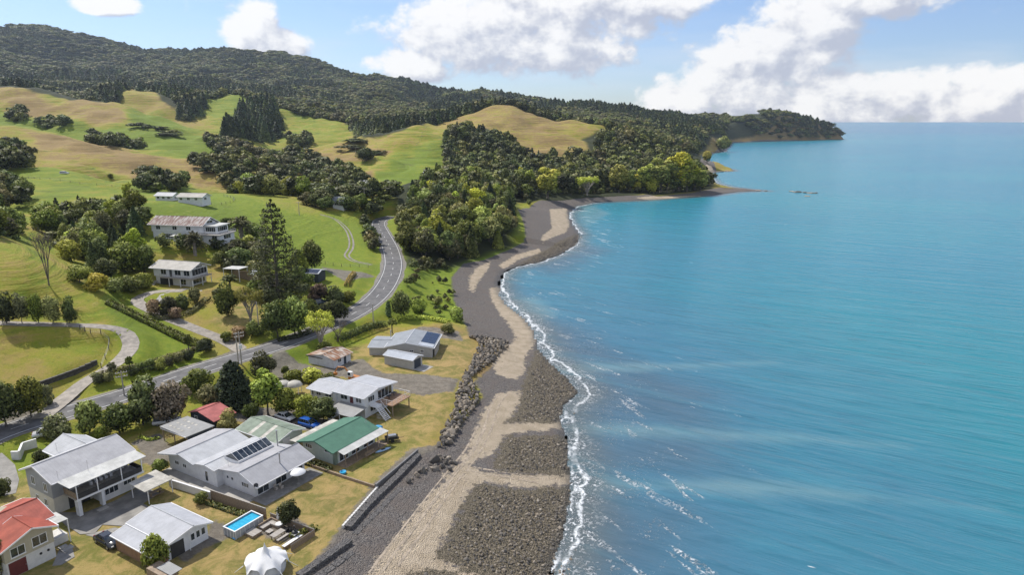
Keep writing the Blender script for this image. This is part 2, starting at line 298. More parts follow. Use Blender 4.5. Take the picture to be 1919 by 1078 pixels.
for nm,pl in (('beach',BEACH),('sand',SAND),('shelf',SHELF),('gravel',GRAVEL),('lawn',LAWN),('lush',LUSHP)): setattr_(gme,nm,region(pl)[used])
setattr_(gme,'shored',gd.ravel()[used])
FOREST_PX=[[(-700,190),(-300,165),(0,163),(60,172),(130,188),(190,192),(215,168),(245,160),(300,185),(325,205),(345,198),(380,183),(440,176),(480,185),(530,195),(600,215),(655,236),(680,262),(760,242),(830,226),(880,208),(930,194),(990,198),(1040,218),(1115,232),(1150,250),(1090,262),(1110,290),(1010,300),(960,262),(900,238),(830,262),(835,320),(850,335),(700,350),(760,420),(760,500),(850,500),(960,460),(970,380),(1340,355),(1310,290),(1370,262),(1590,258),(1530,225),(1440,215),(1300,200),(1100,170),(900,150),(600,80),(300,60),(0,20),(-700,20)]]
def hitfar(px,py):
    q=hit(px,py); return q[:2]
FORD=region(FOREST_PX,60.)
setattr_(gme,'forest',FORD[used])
def ground_mat(t,out):
    g=t.n('ShaderNodeNewGeometry').outputs['Position']; sp=t.n('ShaderNodeSeparateXYZ',{0:g}); z=sp.outputs[2]
    big=t.noise(g,.03,4,.6); mid=t.noise(g,.22,5,.65); fine=t.noise(g,2.2,5,.7); tiny=t.noise(g,9,3,.7)
    # stock tracks that follow the contours, their shading also put into the colour
    zz=t.m('ADD',z,t.m('ADD',t.m('MULTIPLY',mid,1.6),t.m('MULTIPLY',fine,.25)))
    tv=lambda a,b: t.n('ShaderNodeMapping',{0:g,3:(a,a,b)}).outputs[0]
    ter=t.m('MULTIPLY',t.m('SUBTRACT',t.noise(tv(.05,1.05),1.0,4,.62,.25),.5),4.0); terf=t.m('MULTIPLY',t.m('SUBTRACT',t.noise(tv(.022,.42),1.0,4,.62,.3),.5),4.0)
    hill=t.ss(z,9,14)
    dry=t.m('ADD',t.m('MULTIPLY',t.m('SUBTRACT',t.attr('dry'),.5),1.45),.56)
    dn=t.m('ADD',dry,t.m('ADD',t.m('MULTIPLY',t.m('SUBTRACT',mid,.5),.9),t.m('MULTIPLY',t.m('SUBTRACT',fine,.5),.55)))
    dn=t.m('ADD',dn,t.m('MULTIPLY',t.m('ADD',ter,terf),t.m('MULTIPLY',hill,.28)))
    dn=t.m('SUBTRACT',t.m('ADD',dn,t.m('MULTIPLY',t.m('SUBTRACT',big,.5),.8)),.10); dn=t.m('ADD',dn,t.m('MULTIPLY',t.m('SUBTRACT',t.noise(g,.085,5,.7,.8),.5),.8))
    cr=t.n('ShaderNodeValToRGB',{0:dn}); e=cr.color_ramp; e.elements[0].position=.05; e.elements[0].color=(.150,.215,.014,1); e.elements[1].position=1.0; e.elements[1].color=(.28,.185,.075,1)
    for p_,c_ in ((.3,(.215,.255,.018,1)),(.52,(.285,.262,.034,1)),(.75,(.35,.262,.072,1))): x=e.elements.new(p_); x.color=c_
    c=t.mix(t.m('MULTIPLY',t.ss(tiny,.35,.75),.35),cr.outputs[0],(.10,.115,.02))
    tuft=t.m('MULTIPLY',t.ss(t.noise(g,.9,5,.75,.5),.50,.66),.55); c=t.mix(tuft,c,t.mix(.55,c,(.07,.085,.018)))
    pale=t.m('MULTIPLY',t.ss(t.noise(g,.45,5,.72,.3),.56,.70),.45); c=t.mix(pale,c,(.36,.32,.10))
    c=t.mix(t.m('MULTIPLY',t.ss(t.m('ADD',t.attr('lawn'),t.m('MULTIPLY',t.m('SUBTRACT',mid,.5),6)),-2.5,2),.82),c,t.mix(t.ss(t.noise(g,.28,6,.75,.6),.38,.62),(.165,.165,.04),(.40,.285,.115)))
    c=t.mix(t.m('MULTIPLY',t.ss(t.m('ADD',ter,t.m('MULTIPLY',terf,.6)),-.2,-1.1),t.m('MULTIPLY',hill,.62)),c,(.085,.075,.022))  # dark terrace shade mixed into the grass colour
    c=t.mix(t.m('MULTIPLY',t.ss(t.m('ADD',t.attr('lush'),t.m('MULTIPLY',t.m('SUBTRACT',mid,.5),10)),-4,5),.55),c,t.mix(t.ss(t.noise(g,.6,5,.7),.35,.65),(.13,.20,.012),(.25,.285,.022)))
    # scrubby dark spots on the hills
    spot=t.m('MULTIPLY',t.ss(t.noise(g,.55,3,.6),.67,.74),t.m('MULTIPLY',hill,.6)); c=t.mix(spot,c,(.06,.07,.02))
    def edge(name,soft,amp,sc=1.1,off=0.):
        return t.ss(t.m('ADD',t.attr(name),t.m('MULTIPLY',t.m('SUBTRACT',t.noise(g,sc,4,.65),.5),amp)),off-soft,off+soft)
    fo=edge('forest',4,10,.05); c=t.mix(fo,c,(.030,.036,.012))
    gr=edge('gravel',.35,2.2,.9); gc=t.mix(t.ss(t.noise(g,.7,5,.7),.35,.65),(.15,.132,.112),(.25,.222,.185)); gc=t.mix(t.m('MULTIPLY',t.ss(tiny,.4,.7),.5),gc,(.10,.095,.085)); c=t.mix(t.m('MULTIPLY',gr,.94),c,gc)
    be=edge('beach',.6,2.5,.8)
    peb=t.n('ShaderNodeTexVoronoi',{'Vector':g,'Scale':5.5}); pc=t.n('ShaderNodeSeparateColor',{0:peb.outputs['Color']}).outputs[0]
    sh=t.mix(pc,(.088,.082,.08),(.27,.245,.22)); band=t.noise(g,.35,4,.6); sh=t.mix(t.ss(band,.35,.7),sh,(.19,.163,.142)); c=t.mix(be,c,sh)
    sa=edge('sand',.4,5.0,.75); sn=t.mix(t.ss(t.noise(g,.4,5,.6),.3,.7),(.46,.375,.265),(.60,.50,.37)); sn=t.mix(t.m('MULTIPLY',t.ss(tiny,.55,.8),.4),sn,(.24,.20,.16))
    stray=t.ss(t.noise(g,1.7,4,.7),.64,.70); sn=t.mix(t.m('MULTIPLY',stray,.7),sn,(.10,.09,.08)); c=t.mix(sa,c,sn)
    sf=edge('shelf',.4,6.0,.8); c=t.mix(sf,c,t.mix(pc,(.085,.074,.052),(.26,.22,.155)))
    wet=t.ss(t.attr('shored'),3.2,0.2); c=t.mix(t.m('MULTIPLY',wet,.55),c,(.05,.055,.055))
    b=t.n('ShaderNodeBsdfPrincipled',{'Base Color':c,'Roughness':t.m('SUBTRACT',.92,t.m('MULTIPLY',wet,.45)),'Specular IOR Level':.25})
    hgt_=t.m('ADD',t.m('ADD',t.m('MULTIPLY',t.m('MULTIPLY',ter,t.m('MULTIPLY',hill,t.ss(t.noise(g,.035,3,.6),.42,.62))),.20),t.m('MULTIPLY',t.m('MULTIPLY',terf,hill),.55)),t.m('ADD',t.m('MULTIPLY',fine,.35),t.m('MULTIPLY',tiny,.12)))
    hgt_=t.m('ADD',hgt_,t.m('MULTIPLY',t.m('MULTIPLY',peb.outputs['Distance'],be),-.5))
    bn=t.n('ShaderNodeBump',{'Strength':.9,'Distance':.9,'Height':hgt_}); t.link(bn.outputs[0],b.inputs['Normal'])
    t.link(b.outputs[0],out.inputs[0])
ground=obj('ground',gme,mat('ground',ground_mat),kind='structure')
# ---------------------------------------------------------------- sea
SU=np.concatenate([np.arange(-.30,.8,.006),np.arange(.8,2.4,.02)]); SVv=np.concatenate([np.exp(np.arange(math.log(40),math.log(3500),.008)),np.exp(np.arange(math.log(3500),math.log(120000),.09))])
sx=SU[None]*SVv[:,None]; sy=np.repeat(SVv[:,None],len(SU),1); spn=np.stack([sx.ravel(),sy.ravel()],-1)
D=np.full(len(spn),1e9); S=np.zeros(len(spn)); sh=np.array(shore)
for i in range(len(sh)-1):
    ab=sh[i+1]-sh[i]; tt=np.clip(((spn-sh[i])@ab)/(ab@ab),0,1); q=sh[i]+tt[:,None]*ab-spn; d=np.sqrt((q*q).sum(1)); m_=d<D
    D=np.where(m_,d,D); S=np.where(m_,surf[i]*(1-tt)+surf[i+1]*tt,S)
ins=sdf(spn,shore_poly,200)
D=np.where(ins>0,-D,D); Dg=D.reshape(sx.shape)
keep=(np.maximum.reduce([Dg[:-1,:-1],Dg[1:,1:],Dg[:-1,1:],Dg[1:,:-1]])>-6)
sme,used=grid_mesh('sea',sx,sy,np.zeros_like(sx),keep)
setattr_(sme,'shored',D[used]); setattr_(sme,'surf',S[used])
PLUME=[[(1060,797),(1140,797),(1300,806),(1500,820),(1700,838),(1500,826),(1300,818),(1140,811),(1060,810)],[(1085,895),(1200,902),(1400,905),(1620,925),(1850,955),(1620,936),(1400,922),(1200,918),(1085,915)],[(1010,688),(1100,684),(1290,682),(1450,680),(1290,690),(1100,694),(1010,694)],[(1070,395),(1110,385),(1140,400),(1100,425)],[(950,560),(1000,560),(1040,590),(1010,600),(985,585)]]
REEF=[[(1080,925),(1180,930),(1260,960),(1270,1078),(1080,1090)],[(1085,825),(1200,820),(1330,830),(1330,870),(1200,892),(1090,888)],[(1090,765),(1110,700),(1220,700),(1330,740),(1310,795),(1100,792)],[(1020,640),(1060,610),(1110,640),(1180,680),(1040,680)],[(1010,500),(1090,460),(1130,470),(1040,510)]]
def sregion(pl,pad):
    d=np.full(len(spn),-pad)
    for q in pl: d=np.maximum(d,sdf(spn,[at(a,b,0) for a,b in q],pad))
    return d[used]
setattr_(sme,'plume',sregion(PLUME,10.)); setattr_(sme,'reef',sregion(REEF,25.))
def sea_mat(t,out):
    g=t.n('ShaderNodeNewGeometry').outputs['Position']; sp=t.n('ShaderNodeSeparateXYZ',{0:g})
    d=t.attr('shored'); sf=t.attr('surf'); y=sp.outputs[1]
    r0=t.n('ShaderNodeMapping',{0:g,2:(0,0,R(30))}).outputs[0]; rot=t.n('ShaderNodeMapping',{0:r0,3:(.16,1,1)}).outputs[0]
    n1=t.noise(rot,.50,4,.6,.5); n2=t.noise(rot,.13,4,.6,.6); n3=t.noise(g,.006,4,.55,.5); n4=t.noise(g,.035,5,.65)
    deep=t.mix(t.ss(d,30,420),(.027,.208,.282),(.012,.172,.262)); deep=t.mix(t.ss(d,500,2600),deep,(.006,.115,.225))
    c=t.mix(t.m('MULTIPLY',t.ss(n3,.35,.7),.45),deep,(.022,.255,.295))
    c=t.mix(t.m('MULTIPLY',t.ss(y,330,90),.65),c,(.024,.200,.220))
    nearb=t.m('MULTIPLY',t.ss(t.m('ADD',d,t.m('MULTIPLY',t.m('SUBTRACT',n4,.5),60)),120,8),t.ss(y,480,150)); c=t.mix(t.m('MULTIPLY',nearb,.8),c,(.060,.150,.235))
    rf=t.ss(t.m('ADD',t.attr('reef'),t.m('MULTIPLY',t.m('SUBTRACT',n4,.5),22)),-12,8); c=t.mix(t.m('MULTIPLY',rf,.7),c,(.075,.115,.155))
    pl=t.ss(t.m('ADD',t.attr('plume'),t.m('MULTIPLY',t.m('SUBTRACT',n4,.5),9)),-3.5,3.0); c=t.mix(t.m('MULTIPLY',pl,.48),c,(.19,.30,.31))
    shal=t.m('MULTIPLY',t.ss(d,11,0),.8); c=t.mix(shal,c,t.mix(n4,(.075,.08,.075),(.15,.16,.14)))
    c=t.mix(t.m('MULTIPLY',t.ss(n1,.46,.70),.45),c,t.mix(.5,c,(.004,.06,.10)))
    c=t.mix(t.m('MULTIPLY',t.ss(n2,.50,.72),.40),c,t.mix(.5,c,(.07,.27,.34)))
    # foam: swash edge, broken lines of surf, scattered whitecaps
    lace=t.noise(g,1.5,6,.7,1.2); patch=t.noise(g,.11,4,.6); wob=t.m('MULTIPLY',t.m('SUBTRACT',t.noise(g,.10,4,.6),.5),7)
    dd=t.m('ADD',d,wob)
    e1=t.m('MULTIPLY',t.m('MULTIPLY',t.ss(dd,5.5,.0),t.ss(lace,.50,.60)),t.ss(patch,.30,.55))
    e1=t.m('MAXIMUM',e1,t.m('MULTIPLY',t.m('MULTIPLY',t.ss(t.m('ABSOLUTE',t.m('SUBTRACT',dd,1.0)),.6,.1),.85),t.m('MULTIPLY',t.ss(patch,.34,.50),t.ss(lace,.35,.50))))
    w2=t.m('MULTIPLY',t.m('SUBTRACT',t.noise(g,.045,4,.6),.5),11); ph=t.m('SINE',t.m('MULTIPLY',t.m('ADD',d,w2),.72))
    r1=t.n('ShaderNodeMapping',{0:g,2:(0,0,R(57))}).outputs[0]; crest=t.noise(t.n('ShaderNodeMapping',{0:r1,3:(.22,1,1)}).outputs[0],.30,3,.55,.4); e2=t.m('MULTIPLY',t.m('MULTIPLY',t.ss(t.m('ADD',crest,t.m('MULTIPLY',t.ss(d,45,5),.085)),.665,.715),t.ss(patch,.38,.55)),t.m('MULTIPLY',t.ss(d,42,10),t.ss(lace,.46,.58)))
    e3=t.m('MULTIPLY',t.m('MULTIPLY',t.ss(lace,.56,.66),t.ss(d,22,2)),t.m('MULTIPLY',t.ss(patch,.42,.62),.85))
    foam=t.m('MULTIPLY',t.m('MAXIMUM',e1,t.m('MAXIMUM',t.m('MULTIPLY',e2,.8),e3)),t.ss(sf,.1,.75))
    cap=t.noise(t.n('ShaderNodeMapping',{0:r0,3:(.4,1,1)}).outputs[0],.34,2,.5); cap=t.m('MULTIPLY',t.ss(cap,.77,.80),t.ss(n4,.5,.6)); foam=t.m('MAXIMUM',foam,t.m('MULTIPLY',cap,t.m('MULTIPLY',t.ss(y,900,300),.7)))
    c=t.mix(foam,c,(.80,.83,.84))
    b=t.n('ShaderNodeBsdfPrincipled',{'Base Color':c,'Roughness':t.m('ADD',.22,t.m('MULTIPLY',foam,.6)),'IOR':1.33,'Specular IOR Level':.32})
    h=t.m('ADD',t.m('ADD',t.m('MULTIPLY',n1,.55),t.m('MULTIPLY',n2,1.3)),t.m('ADD',t.m('MULTIPLY',t.noise(rot,2.2,3,.6),.12),t.m('MULTIPLY',foam,.25)))
    bn=t.n('ShaderNodeBump',{'Strength':.8,'Distance':.9,'Height':h}); t.link(bn.outputs[0],b.inputs['Normal'])
    t.link(b.outputs[0],out.inputs[0])
sea=obj('sea',sme,mat('sea',sea_mat),kind='structure')
# ---------------------------------------------------------------- road
def ribbon(name,line,w,z,m,parent=None,kind=None,off=0.,drape=False,wn=0.,cross=1):
    line=np.asarray(line); tan=np.gradient(line[:,:2],axis=0); tan/=np.linalg.norm(tan,axis=1)[:,None]; nr=np.stack([-tan[:,1],tan[:,0]],-1)
    v=[];f=[]; k=cross+1
    for i,p in enumerate(line):
        ww=w*(1+wn*(vnoise(np.array([i*.31]),np.array([off+3.3]),4)[0]-.5)) if wn else w
        for j in range(k):
            q=p[:2]+nr[i]*(off+ww*(j/cross-.5))
            zz=hgt(*q)+z if drape else p[2]+z
            v.append((q[0],q[1],zz))
        if i:
            for j in range(cross): a=(i-1)*k+j; f.append((a+1,a,a+k,a+k+1))
    return obj(name,pyd(name,v,f),m,parent,kind)
def asphalt(t,out):
    g=t.n('ShaderNodeNewGeometry').outputs['Position']; n=t.noise(g,.35,6,.7); n2=t.noise(g,14,2,.6)
    c=t.mix(t.ss(n,.3,.7),(.085,.084,.085),(.175,.170,.165)); c=t.mix(t.m('MULTIPLY',n2,.25),c,(.08,.08,.08))
    b=t.n('ShaderNodeBsdfPrincipled',{'Base Color':c,'Roughness':.85,'Specular IOR Level':.3}); t.link(b.outputs[0],out.inputs[0])
M_asph=mat('asphalt',asphalt); M_line=mat('road_paint',col=(.52,.52,.50),var=.2,scale=2.,grime=.5,coords='Object')
M_gravel=mat('gravel_track',col=(.255,.225,.185),var=.3,scale=.8,bump=.5,bscale=6,grime=.3)
M_shoulder=mat('shoulder',col=(.165,.15,.12),var=.35,scale=1.2,bump=.5,bscale=9)
road=ribbon('road',road_line,7.2,.0,M_asph,kind='structure',cross=2)
sho=ribbon('verge_shingle',road_line,9.0,-.035,M_shoulder,kind='structure',wn=.25,cross=2)
for s in (-1,1): ribbon('edge_line',road_line,.20,.006,M_line,road,off=s*3.05)
L_=np.concatenate([[0],np.cumsum(np.linalg.norm(np.diff(road_line[:,:2],axis=0),axis=1))])
def along(s):
    i=min(max(np.searchsorted(L_,s)-1,0),len(road_line)-2); t=(s-L_[i])/(L_[i+1]-L_[i]); return road_line[i]*(1-t)+road_line[i+1]*t
s=3.
while s<L_[-1]-4:
    ribbon('centre_dash',np.array([along(s+k*.75) for k in range(5)]),.18,.006,M_line,road); s+=9.5
for nm,wd in (('hill',3.6),('farm',3.5)): ribbon('driveway' if nm=='hill' else 'farm_track',DR[nm],wd,.0,M_gravel,kind='structure',wn=.25,cross=2)

trk=catmull([hit(a,b) for a,b in [(600,402),(628,411),(648,428),(657,446),(658,463),(650,480),(668,491),(697,497)]],2.)
for s_ in (-.8,.8): ribbon('paddock_track',trk,.7,.05,M_gravel,kind='structure',off=s_,drape=True,wn=.4)

M_track=mat('tyre_marked_sand',col=(.33,.27,.20),var=.3,scale=1.5,grime=.4)
for tp in ([(735,1060),(790,985),(850,900),(890,850),(915,800),(928,760),(945,738)],[(700,1078),(770,985),(845,888),(880,845),(903,800)],[(866,876),(905,884),(960,893),(1010,902)]):
    tl=catmull([hit(a,b) for a,b in tp],1.2)
    for s_ in (-.75,.75): ribbon('tyre_track',tl,.30,.02,M_track,kind='structure',off=s_,drape=True,wn=.8)
# ---------------------------------------------------------------- vegetation
rng=np.random.default_rng(7)
def unit(v): return v/np.maximum(np.linalg.norm(v,axis=-1,keepdims=True),1e-9)
def leaf_mesh(name,C_,N_,size,asp=1.5,flat=.55,tint=None,nb=.75):
    """C_: leaf centres, N_: outward directions; one small quad for each leaf clump, shading normals follow the clump"""
    n=len(C_); nrm=unit(N_*flat+rng.normal(size=(n,3))*.55)
    t1=unit(np.cross(nrm,rng.normal(size=(n,3)))); t2=np.cross(nrm,t1)
    s=(size*(.6+.8*rng.random(n)))[:,None]
    a=t1*s*asp*.5; b=t2*s*.5
    v=np.stack([C_-a,C_-b*.9+a*.1,C_+a,C_+b*.9-a*.1],1).reshape(-1,3)
    me=bpy.data.meshes.new(name); me.vertices.add(4*n); me.vertices.foreach_set('co',v.ravel().astype(np.float32))
    me.loops.add(4*n); me.loops.foreach_set('vertex_index',np.arange(4*n,dtype=np.int32))
    me.polygons.add(n); me.polygons.foreach_set('loop_start',np.arange(0,4*n,4,dtype=np.int32)); me.polygons.foreach_set('use_smooth',np.ones(n,bool))
    me.update(calc_edges=True)
    tn=rng.random(n) if tint is None else np.clip(tint+rng.normal(size=n)*.18,0,1)
    setattr_(me,'tint',np.repeat(tn,4))
    sn=unit(N_*nb+nrm*np.sign((nrm*N_).sum(1,keepdims=True)+1e-6)*.6)
    me.normals_split_custom_set_from_vertices(np.repeat(sn,4,0).tolist())
    return me
def shell(lobes,n,inner=.72,low=-.45):
    """sample leaf positions over the shells of a set of lobes (centre, radii)"""
    ar=np.array([r[0]*r[1]+r[0]*r[2]+r[1]*r[2] for _,r in lobes]); k=rng.choice(len(lobes),n,p=ar/ar.sum())
    c=np.array([l[0] for l in lobes])[k]; r=np.array([l[1] for l in lobes])[k]
    d=unit(rng.normal(size=(n,3))); d[:,2]=np.where(d[:,2]<low,-d[:,2],d[:,2])
    f=(inner+(1.04-inner)*rng.random(n)**.6)[:,None]
    p=c+d*r*f; nn=unit(d/r)
    cen=np.array([l[0] for l in lobes]).mean(0); out=unit(p-cen)
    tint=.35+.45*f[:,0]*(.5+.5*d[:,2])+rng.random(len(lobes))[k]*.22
    return p,unit(nn+out*.35),tint
def tube(v,f,p0,p1,r0,r1,n=6):
    p0=np.array(p0,float);p1=np.array(p1,float); d=unit(p1-p0); a=unit(np.cross(d,(0.31,.95,.12))); b=np.cross(d,a); k=len(v)
    for p,r in ((p0,r0),(p1,r1)):
        for i in range(n): an=2*math.pi*i/n; v.append(p+(a*math.cos(an)+b*math.sin(an))*r)
    for i in range(n): j=(i+1)%n; f.append((k+i,k+j,k+n+j,k+n+i))
    f.append(tuple(k+n+i for i in range(n)))
def trunk_mesh(name,h,r,limbs,lean=.3):
    v=[];f=[]; p=np.zeros(3); p[2]=-.4; k=5; prev=p.copy(); pr=r*1.3; top=np.array((rng.normal()*lean,rng.normal()*lean,h))
    mids=[]
    for i in range(1,k+1):
        q=p*(1-i/k)+top*(i/k)+np.array((rng.normal(),rng.normal(),0))*lean*.25; rr=r*(1-.6*i/k); tube(v,f,prev,q,pr,rr,7); prev=q; pr=rr; mids.append(q)
    for t in limbs:
        s=mids[int(rng.integers(1,k))]; m=(s+np.array(t))/2+np.array((0,0,.25)); tube(v,f,s,m,r*.42,r*.3,5); tube(v,f,m,t,r*.3,r*.1,5)
    return pyd(name,v,f,True)
def foliage(name,c0,c1,c2,tl=.32):
    def b(t,out):
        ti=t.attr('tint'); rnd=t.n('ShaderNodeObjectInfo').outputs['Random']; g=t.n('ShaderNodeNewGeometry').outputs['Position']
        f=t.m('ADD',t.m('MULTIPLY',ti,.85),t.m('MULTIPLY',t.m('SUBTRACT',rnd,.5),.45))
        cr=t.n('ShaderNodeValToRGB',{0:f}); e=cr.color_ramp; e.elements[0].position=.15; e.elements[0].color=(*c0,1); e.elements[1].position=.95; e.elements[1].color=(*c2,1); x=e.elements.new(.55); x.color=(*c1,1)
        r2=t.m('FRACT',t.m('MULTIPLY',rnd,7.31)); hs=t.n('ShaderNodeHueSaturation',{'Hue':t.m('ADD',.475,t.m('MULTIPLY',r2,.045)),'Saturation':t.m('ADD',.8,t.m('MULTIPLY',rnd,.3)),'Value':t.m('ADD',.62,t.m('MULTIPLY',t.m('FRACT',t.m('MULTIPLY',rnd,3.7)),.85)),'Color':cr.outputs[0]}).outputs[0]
        d=t.n('ShaderNodeBsdfPrincipled',{'Base Color':hs,'Roughness':.6,'Specular IOR Level':.25}); tr=t.n('ShaderNodeBsdfTranslucent',{0:t.mix(.35,hs,(.12,.16,.01))})
        mx=t.n('ShaderNodeMixShader',{0:tl,1:d.outputs[0],2:tr.outputs[0]}); t.link(mx.outputs[0],out.inputs[0])
    return mat(name,b)
MF={'dark':foliage('foliage_dark',(0.046,0.060,0.018),(0.128,0.166,0.036),(0.337,0.381,0.082)),
 'mid':foliage('foliage_mid',(0.057,0.076,0.020),(0.158,0.199,0.040),(0.394,0.429,0.092)),
 'light':foliage('foliage_light',(0.113,0.138,0.028),(0.307,0.363,0.062),(0.667,0.715,0.132)),
 'yellow':foliage('foliage_yellow',(.24,.27,.03),(.54,.54,.06),(.80,.74,.14),.42),
 'olive':foliage('foliage_olive',(0.071,0.076,0.029),(0.192,0.193,0.071),(0.455,0.429,0.171)),
 'pine':foliage('foliage_pine',(0.029,0.047,0.022),(0.084,0.122,0.045),(0.220,0.271,0.087)),
 'wooddark':foliage('foliage_wood_dark',(0.036,0.049,0.017),(0.092,0.115,0.033),(0.211,0.230,0.064),.25),
 'woodmid':foliage('foliage_wood_mid',(0.049,0.061,0.020),(0.128,0.147,0.038),(0.269,0.282,0.079),.25),
 'woodolive':foliage('foliage_wood_olive',(0.058,0.061,0.028),(0.141,0.141,0.056),(0.282,0.262,0.109),.25),
 'brown':foliage('foliage_brown',(0.158,0.106,0.057),(0.359,0.241,0.122),(0.667,0.486,0.263)),
 'flower':foliage('foliage_flower',(0.139,0.145,0.024),(0.477,0.390,0.041),(1.036,0.639,0.033)),
 'purple':foliage('foliage_purple',(0.067,0.054,0.043),(0.192,0.149,0.112),(0.394,0.315,0.237))}
M_bark=mat('bark',col=(.10,.085,.07),var=.35,scale=4,bump=.6,rough=.9)
M_palebark=mat('pale_bark',col=(.24,.21,.18),var=.3,scale=4,bump=.5,rough=.9)
def lobes_round(h,w,n,z0,jit=.5):
    L=[]
    for i in range(n):
        d=unit(rng.normal(size=3)); rr=rng.random()**.4
        c=np.array((d[0]*w*.34*rr,d[1]*w*.34*rr,z0+(h-z0)*(.50+.36*d[2]*rr))); s=w*(.16+.11*rng.random())
        L.append((c,(s,s,s*(.72+.2*rng.random()))))
    return L
PROTO={}
def proto(key,crown,trunk,h,w): PROTO[key]=(crown,trunk,h,w)
def make_round(key,h,w,z0,nl,nlobe,size,low=-.5):
    L=lobes_round(h,w,nlobe,z0); zt=max(l[0][2]+l[1][2] for l in L)
    p,nn,ti=shell(L,nl,.6,low); p[:,2]*=h/zt
    lim=[l[0]*np.array((1,1,h/zt)) for l in L[:7]]
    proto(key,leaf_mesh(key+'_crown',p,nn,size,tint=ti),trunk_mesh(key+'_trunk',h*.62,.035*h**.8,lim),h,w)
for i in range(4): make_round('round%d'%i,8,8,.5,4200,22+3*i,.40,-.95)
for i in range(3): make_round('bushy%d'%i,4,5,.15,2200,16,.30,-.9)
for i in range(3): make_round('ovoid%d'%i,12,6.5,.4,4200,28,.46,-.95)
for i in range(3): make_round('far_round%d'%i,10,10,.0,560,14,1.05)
def make_pine(key,h,w,nl,size,z0=.12,exp=.8,lay=14,gap=.0):
    P_=[];N_=[]
    for i in range(lay):
        t=i/(lay-1); z=h*(z0+(1-z0)*t); r=w*.5*(1-t)**exp*(.8+.4*rng.random())+.12*w*(1-t)+.02*w
        m=int(nl*(r+.05*w)/(w*.5)/lay*1.7)+6; nb=int(rng.integers(5,9)); ba=rng.random()*6.28
        an=ba+rng.integers(0,nb,m)*2*math.pi/nb+rng.normal(size=m)*(.15 if gap else .55); rad=r*np.sqrt(rng.random(m)*.93+.07)
        zz=z-rad*.22+rng.normal(size=m)*h*(.012 if gap else .03)+ (rad*.35 if gap else 0)
        P_.append(np.stack([np.cos(an)*rad,np.sin(an)*rad,np.minimum(zz,h)],-1)); N_.append(np.stack([np.cos(an)*.7,np.sin(an)*.7,np.full(m,.7)],-1))
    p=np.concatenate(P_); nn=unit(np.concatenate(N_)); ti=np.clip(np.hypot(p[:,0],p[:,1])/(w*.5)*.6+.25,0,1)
    v=[];f=[]; tube(v,f,(0,0,-.5),(0,0,h*.5),h*.018,h*.010,7); tube(v,f,(0,0,h*.5),(0,0,h*.98),h*.010,h*.002,7)
    if gap:
        for i in range(lay):
            t=i/(lay-1); z=h*(z0+(1-z0)*t); r=w*.5*(1-t)**exp
            for k in range(6): a=k*1.047+i*.5; tube(v,f,(0,0,z),(math.cos(a)*r*.8,math.sin(a)*r*.8,z+r*.1),h*.003,h*.001,4)
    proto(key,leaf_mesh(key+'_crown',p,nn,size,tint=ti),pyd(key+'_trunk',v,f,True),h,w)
for i in range(2): make_pine('pine%d'%i,14,8,2600,.5)
make_pine('norfolk',27,12,5400,.34,.03,.62,18,gap=1); make_pine('cypress',9,6.5,4200,.36,.0,.35,16); make_pine('cypress1',9,5,3400,.34,.0,.5,16)
for i in range(2): make_pine('far_pine%d'%i,14,7,420,1.1,.05,.8,9)
# column (slim cypress), palm, cabbage tree, open crowned and bare trees
make_pine('column',4,1.1,700,.22,.0,.2,12)
def make_palm(key,h,nf,fl,trw,droop=1.):
    v=[];f=[]; k=8
    for i in range(k): tube(v,f,(0,0,h*i/k-.3),(0,0,h*(i+1)/k-.3),trw*(1.15-.2*(i%2)),trw,8)
    P_=[];N_=[]
    for a in range(nf):
        an=rng.random()*6.28; el=rng.uniform(-.5,1.35); L=fl*rng.uniform(.8,1.1)
        for s in range(34):
            t=(s+.5)/34; x=L*t*math.cos(el); z=h-.2+L*t*math.sin(el)-droop*.45*L*t*t
            for sd in (-1,1):
                off=sd*.22*fl*.35*math.sin(math.pi*min(1,t*1.05+.08))
                P_.append((math.cos(an)*x-math.sin(an)*off,math.sin(an)*x+math.cos(an)*off,z-abs(off)*.35)); N_.append((math.cos(an)*.3,math.sin(an)*.3,.9))
    proto(key,leaf_mesh(key+'_crown',np.array(P_),unit(np.array(N_)),.20,2.6,1.2),pyd(key+'_trunk',v,f,True),h+fl*.6,fl*2)
make_palm('palm',3.6,60,3.0,.45); make_palm('cabbage',3.2,46,1.1,.12,.5)
def make_open(key,h,w,leaves):
    v=[];f=[]; tips=[]
    th=1. if leaves else .45; tube(v,f,(0,0,-.4),(0,0,h*.10),.05*h*th,.045*h*th,8)
    for i in range(7):
        a=i*6.28/7+rng.random()*.6; r=w*.12; e1=np.array((math.cos(a)*r,math.sin(a)*r,h*.42)); tube(v,f,(0,0,h*.06),e1,.026*h*th,.018*h*th,6)
        for k in range(3):
            b=a+rng.normal()*.7; e2=e1+np.array((math.cos(b)*w*.16,math.sin(b)*w*.16,h*rng.uniform(.15,.33))); tube(v,f,e1,e2,.016*h*th,.009*h*th,5)
            for q in range(3):
                c=b+rng.normal()*.9; e3=e2+np.array((math.cos(c)*w*.13,math.sin(c)*w*.13,h*rng.uniform(.05,.2))); tube(v,f,e2,e3,.008*h,.003*h,4); tips.append(e3)
                if not leaves:
                    for z_ in range(4):
                        d=c+rng.normal()*1.1; tube(v,f,e3,e3+np.array((math.cos(d)*w*.08,math.sin(d)*w*.08,h*rng.uniform(-.03,.1))),.004*h,.0015*h,3)
    if leaves:
        L=[(t_,(w*.115,w*.115,w*.085)) for t_ in tips if t_[2]>h*.5]; p,nn,ti=shell(L,leaves,.3,-.9); cr=leaf_mesh(key+'_crown',p,nn,.28,tint=ti)
    else: cr=None
    proto(key,cr,pyd(key+'_trunk',v,f,True),h,w)
make_open('open',8,8.5,2300); make_open('bare',10,7,0)
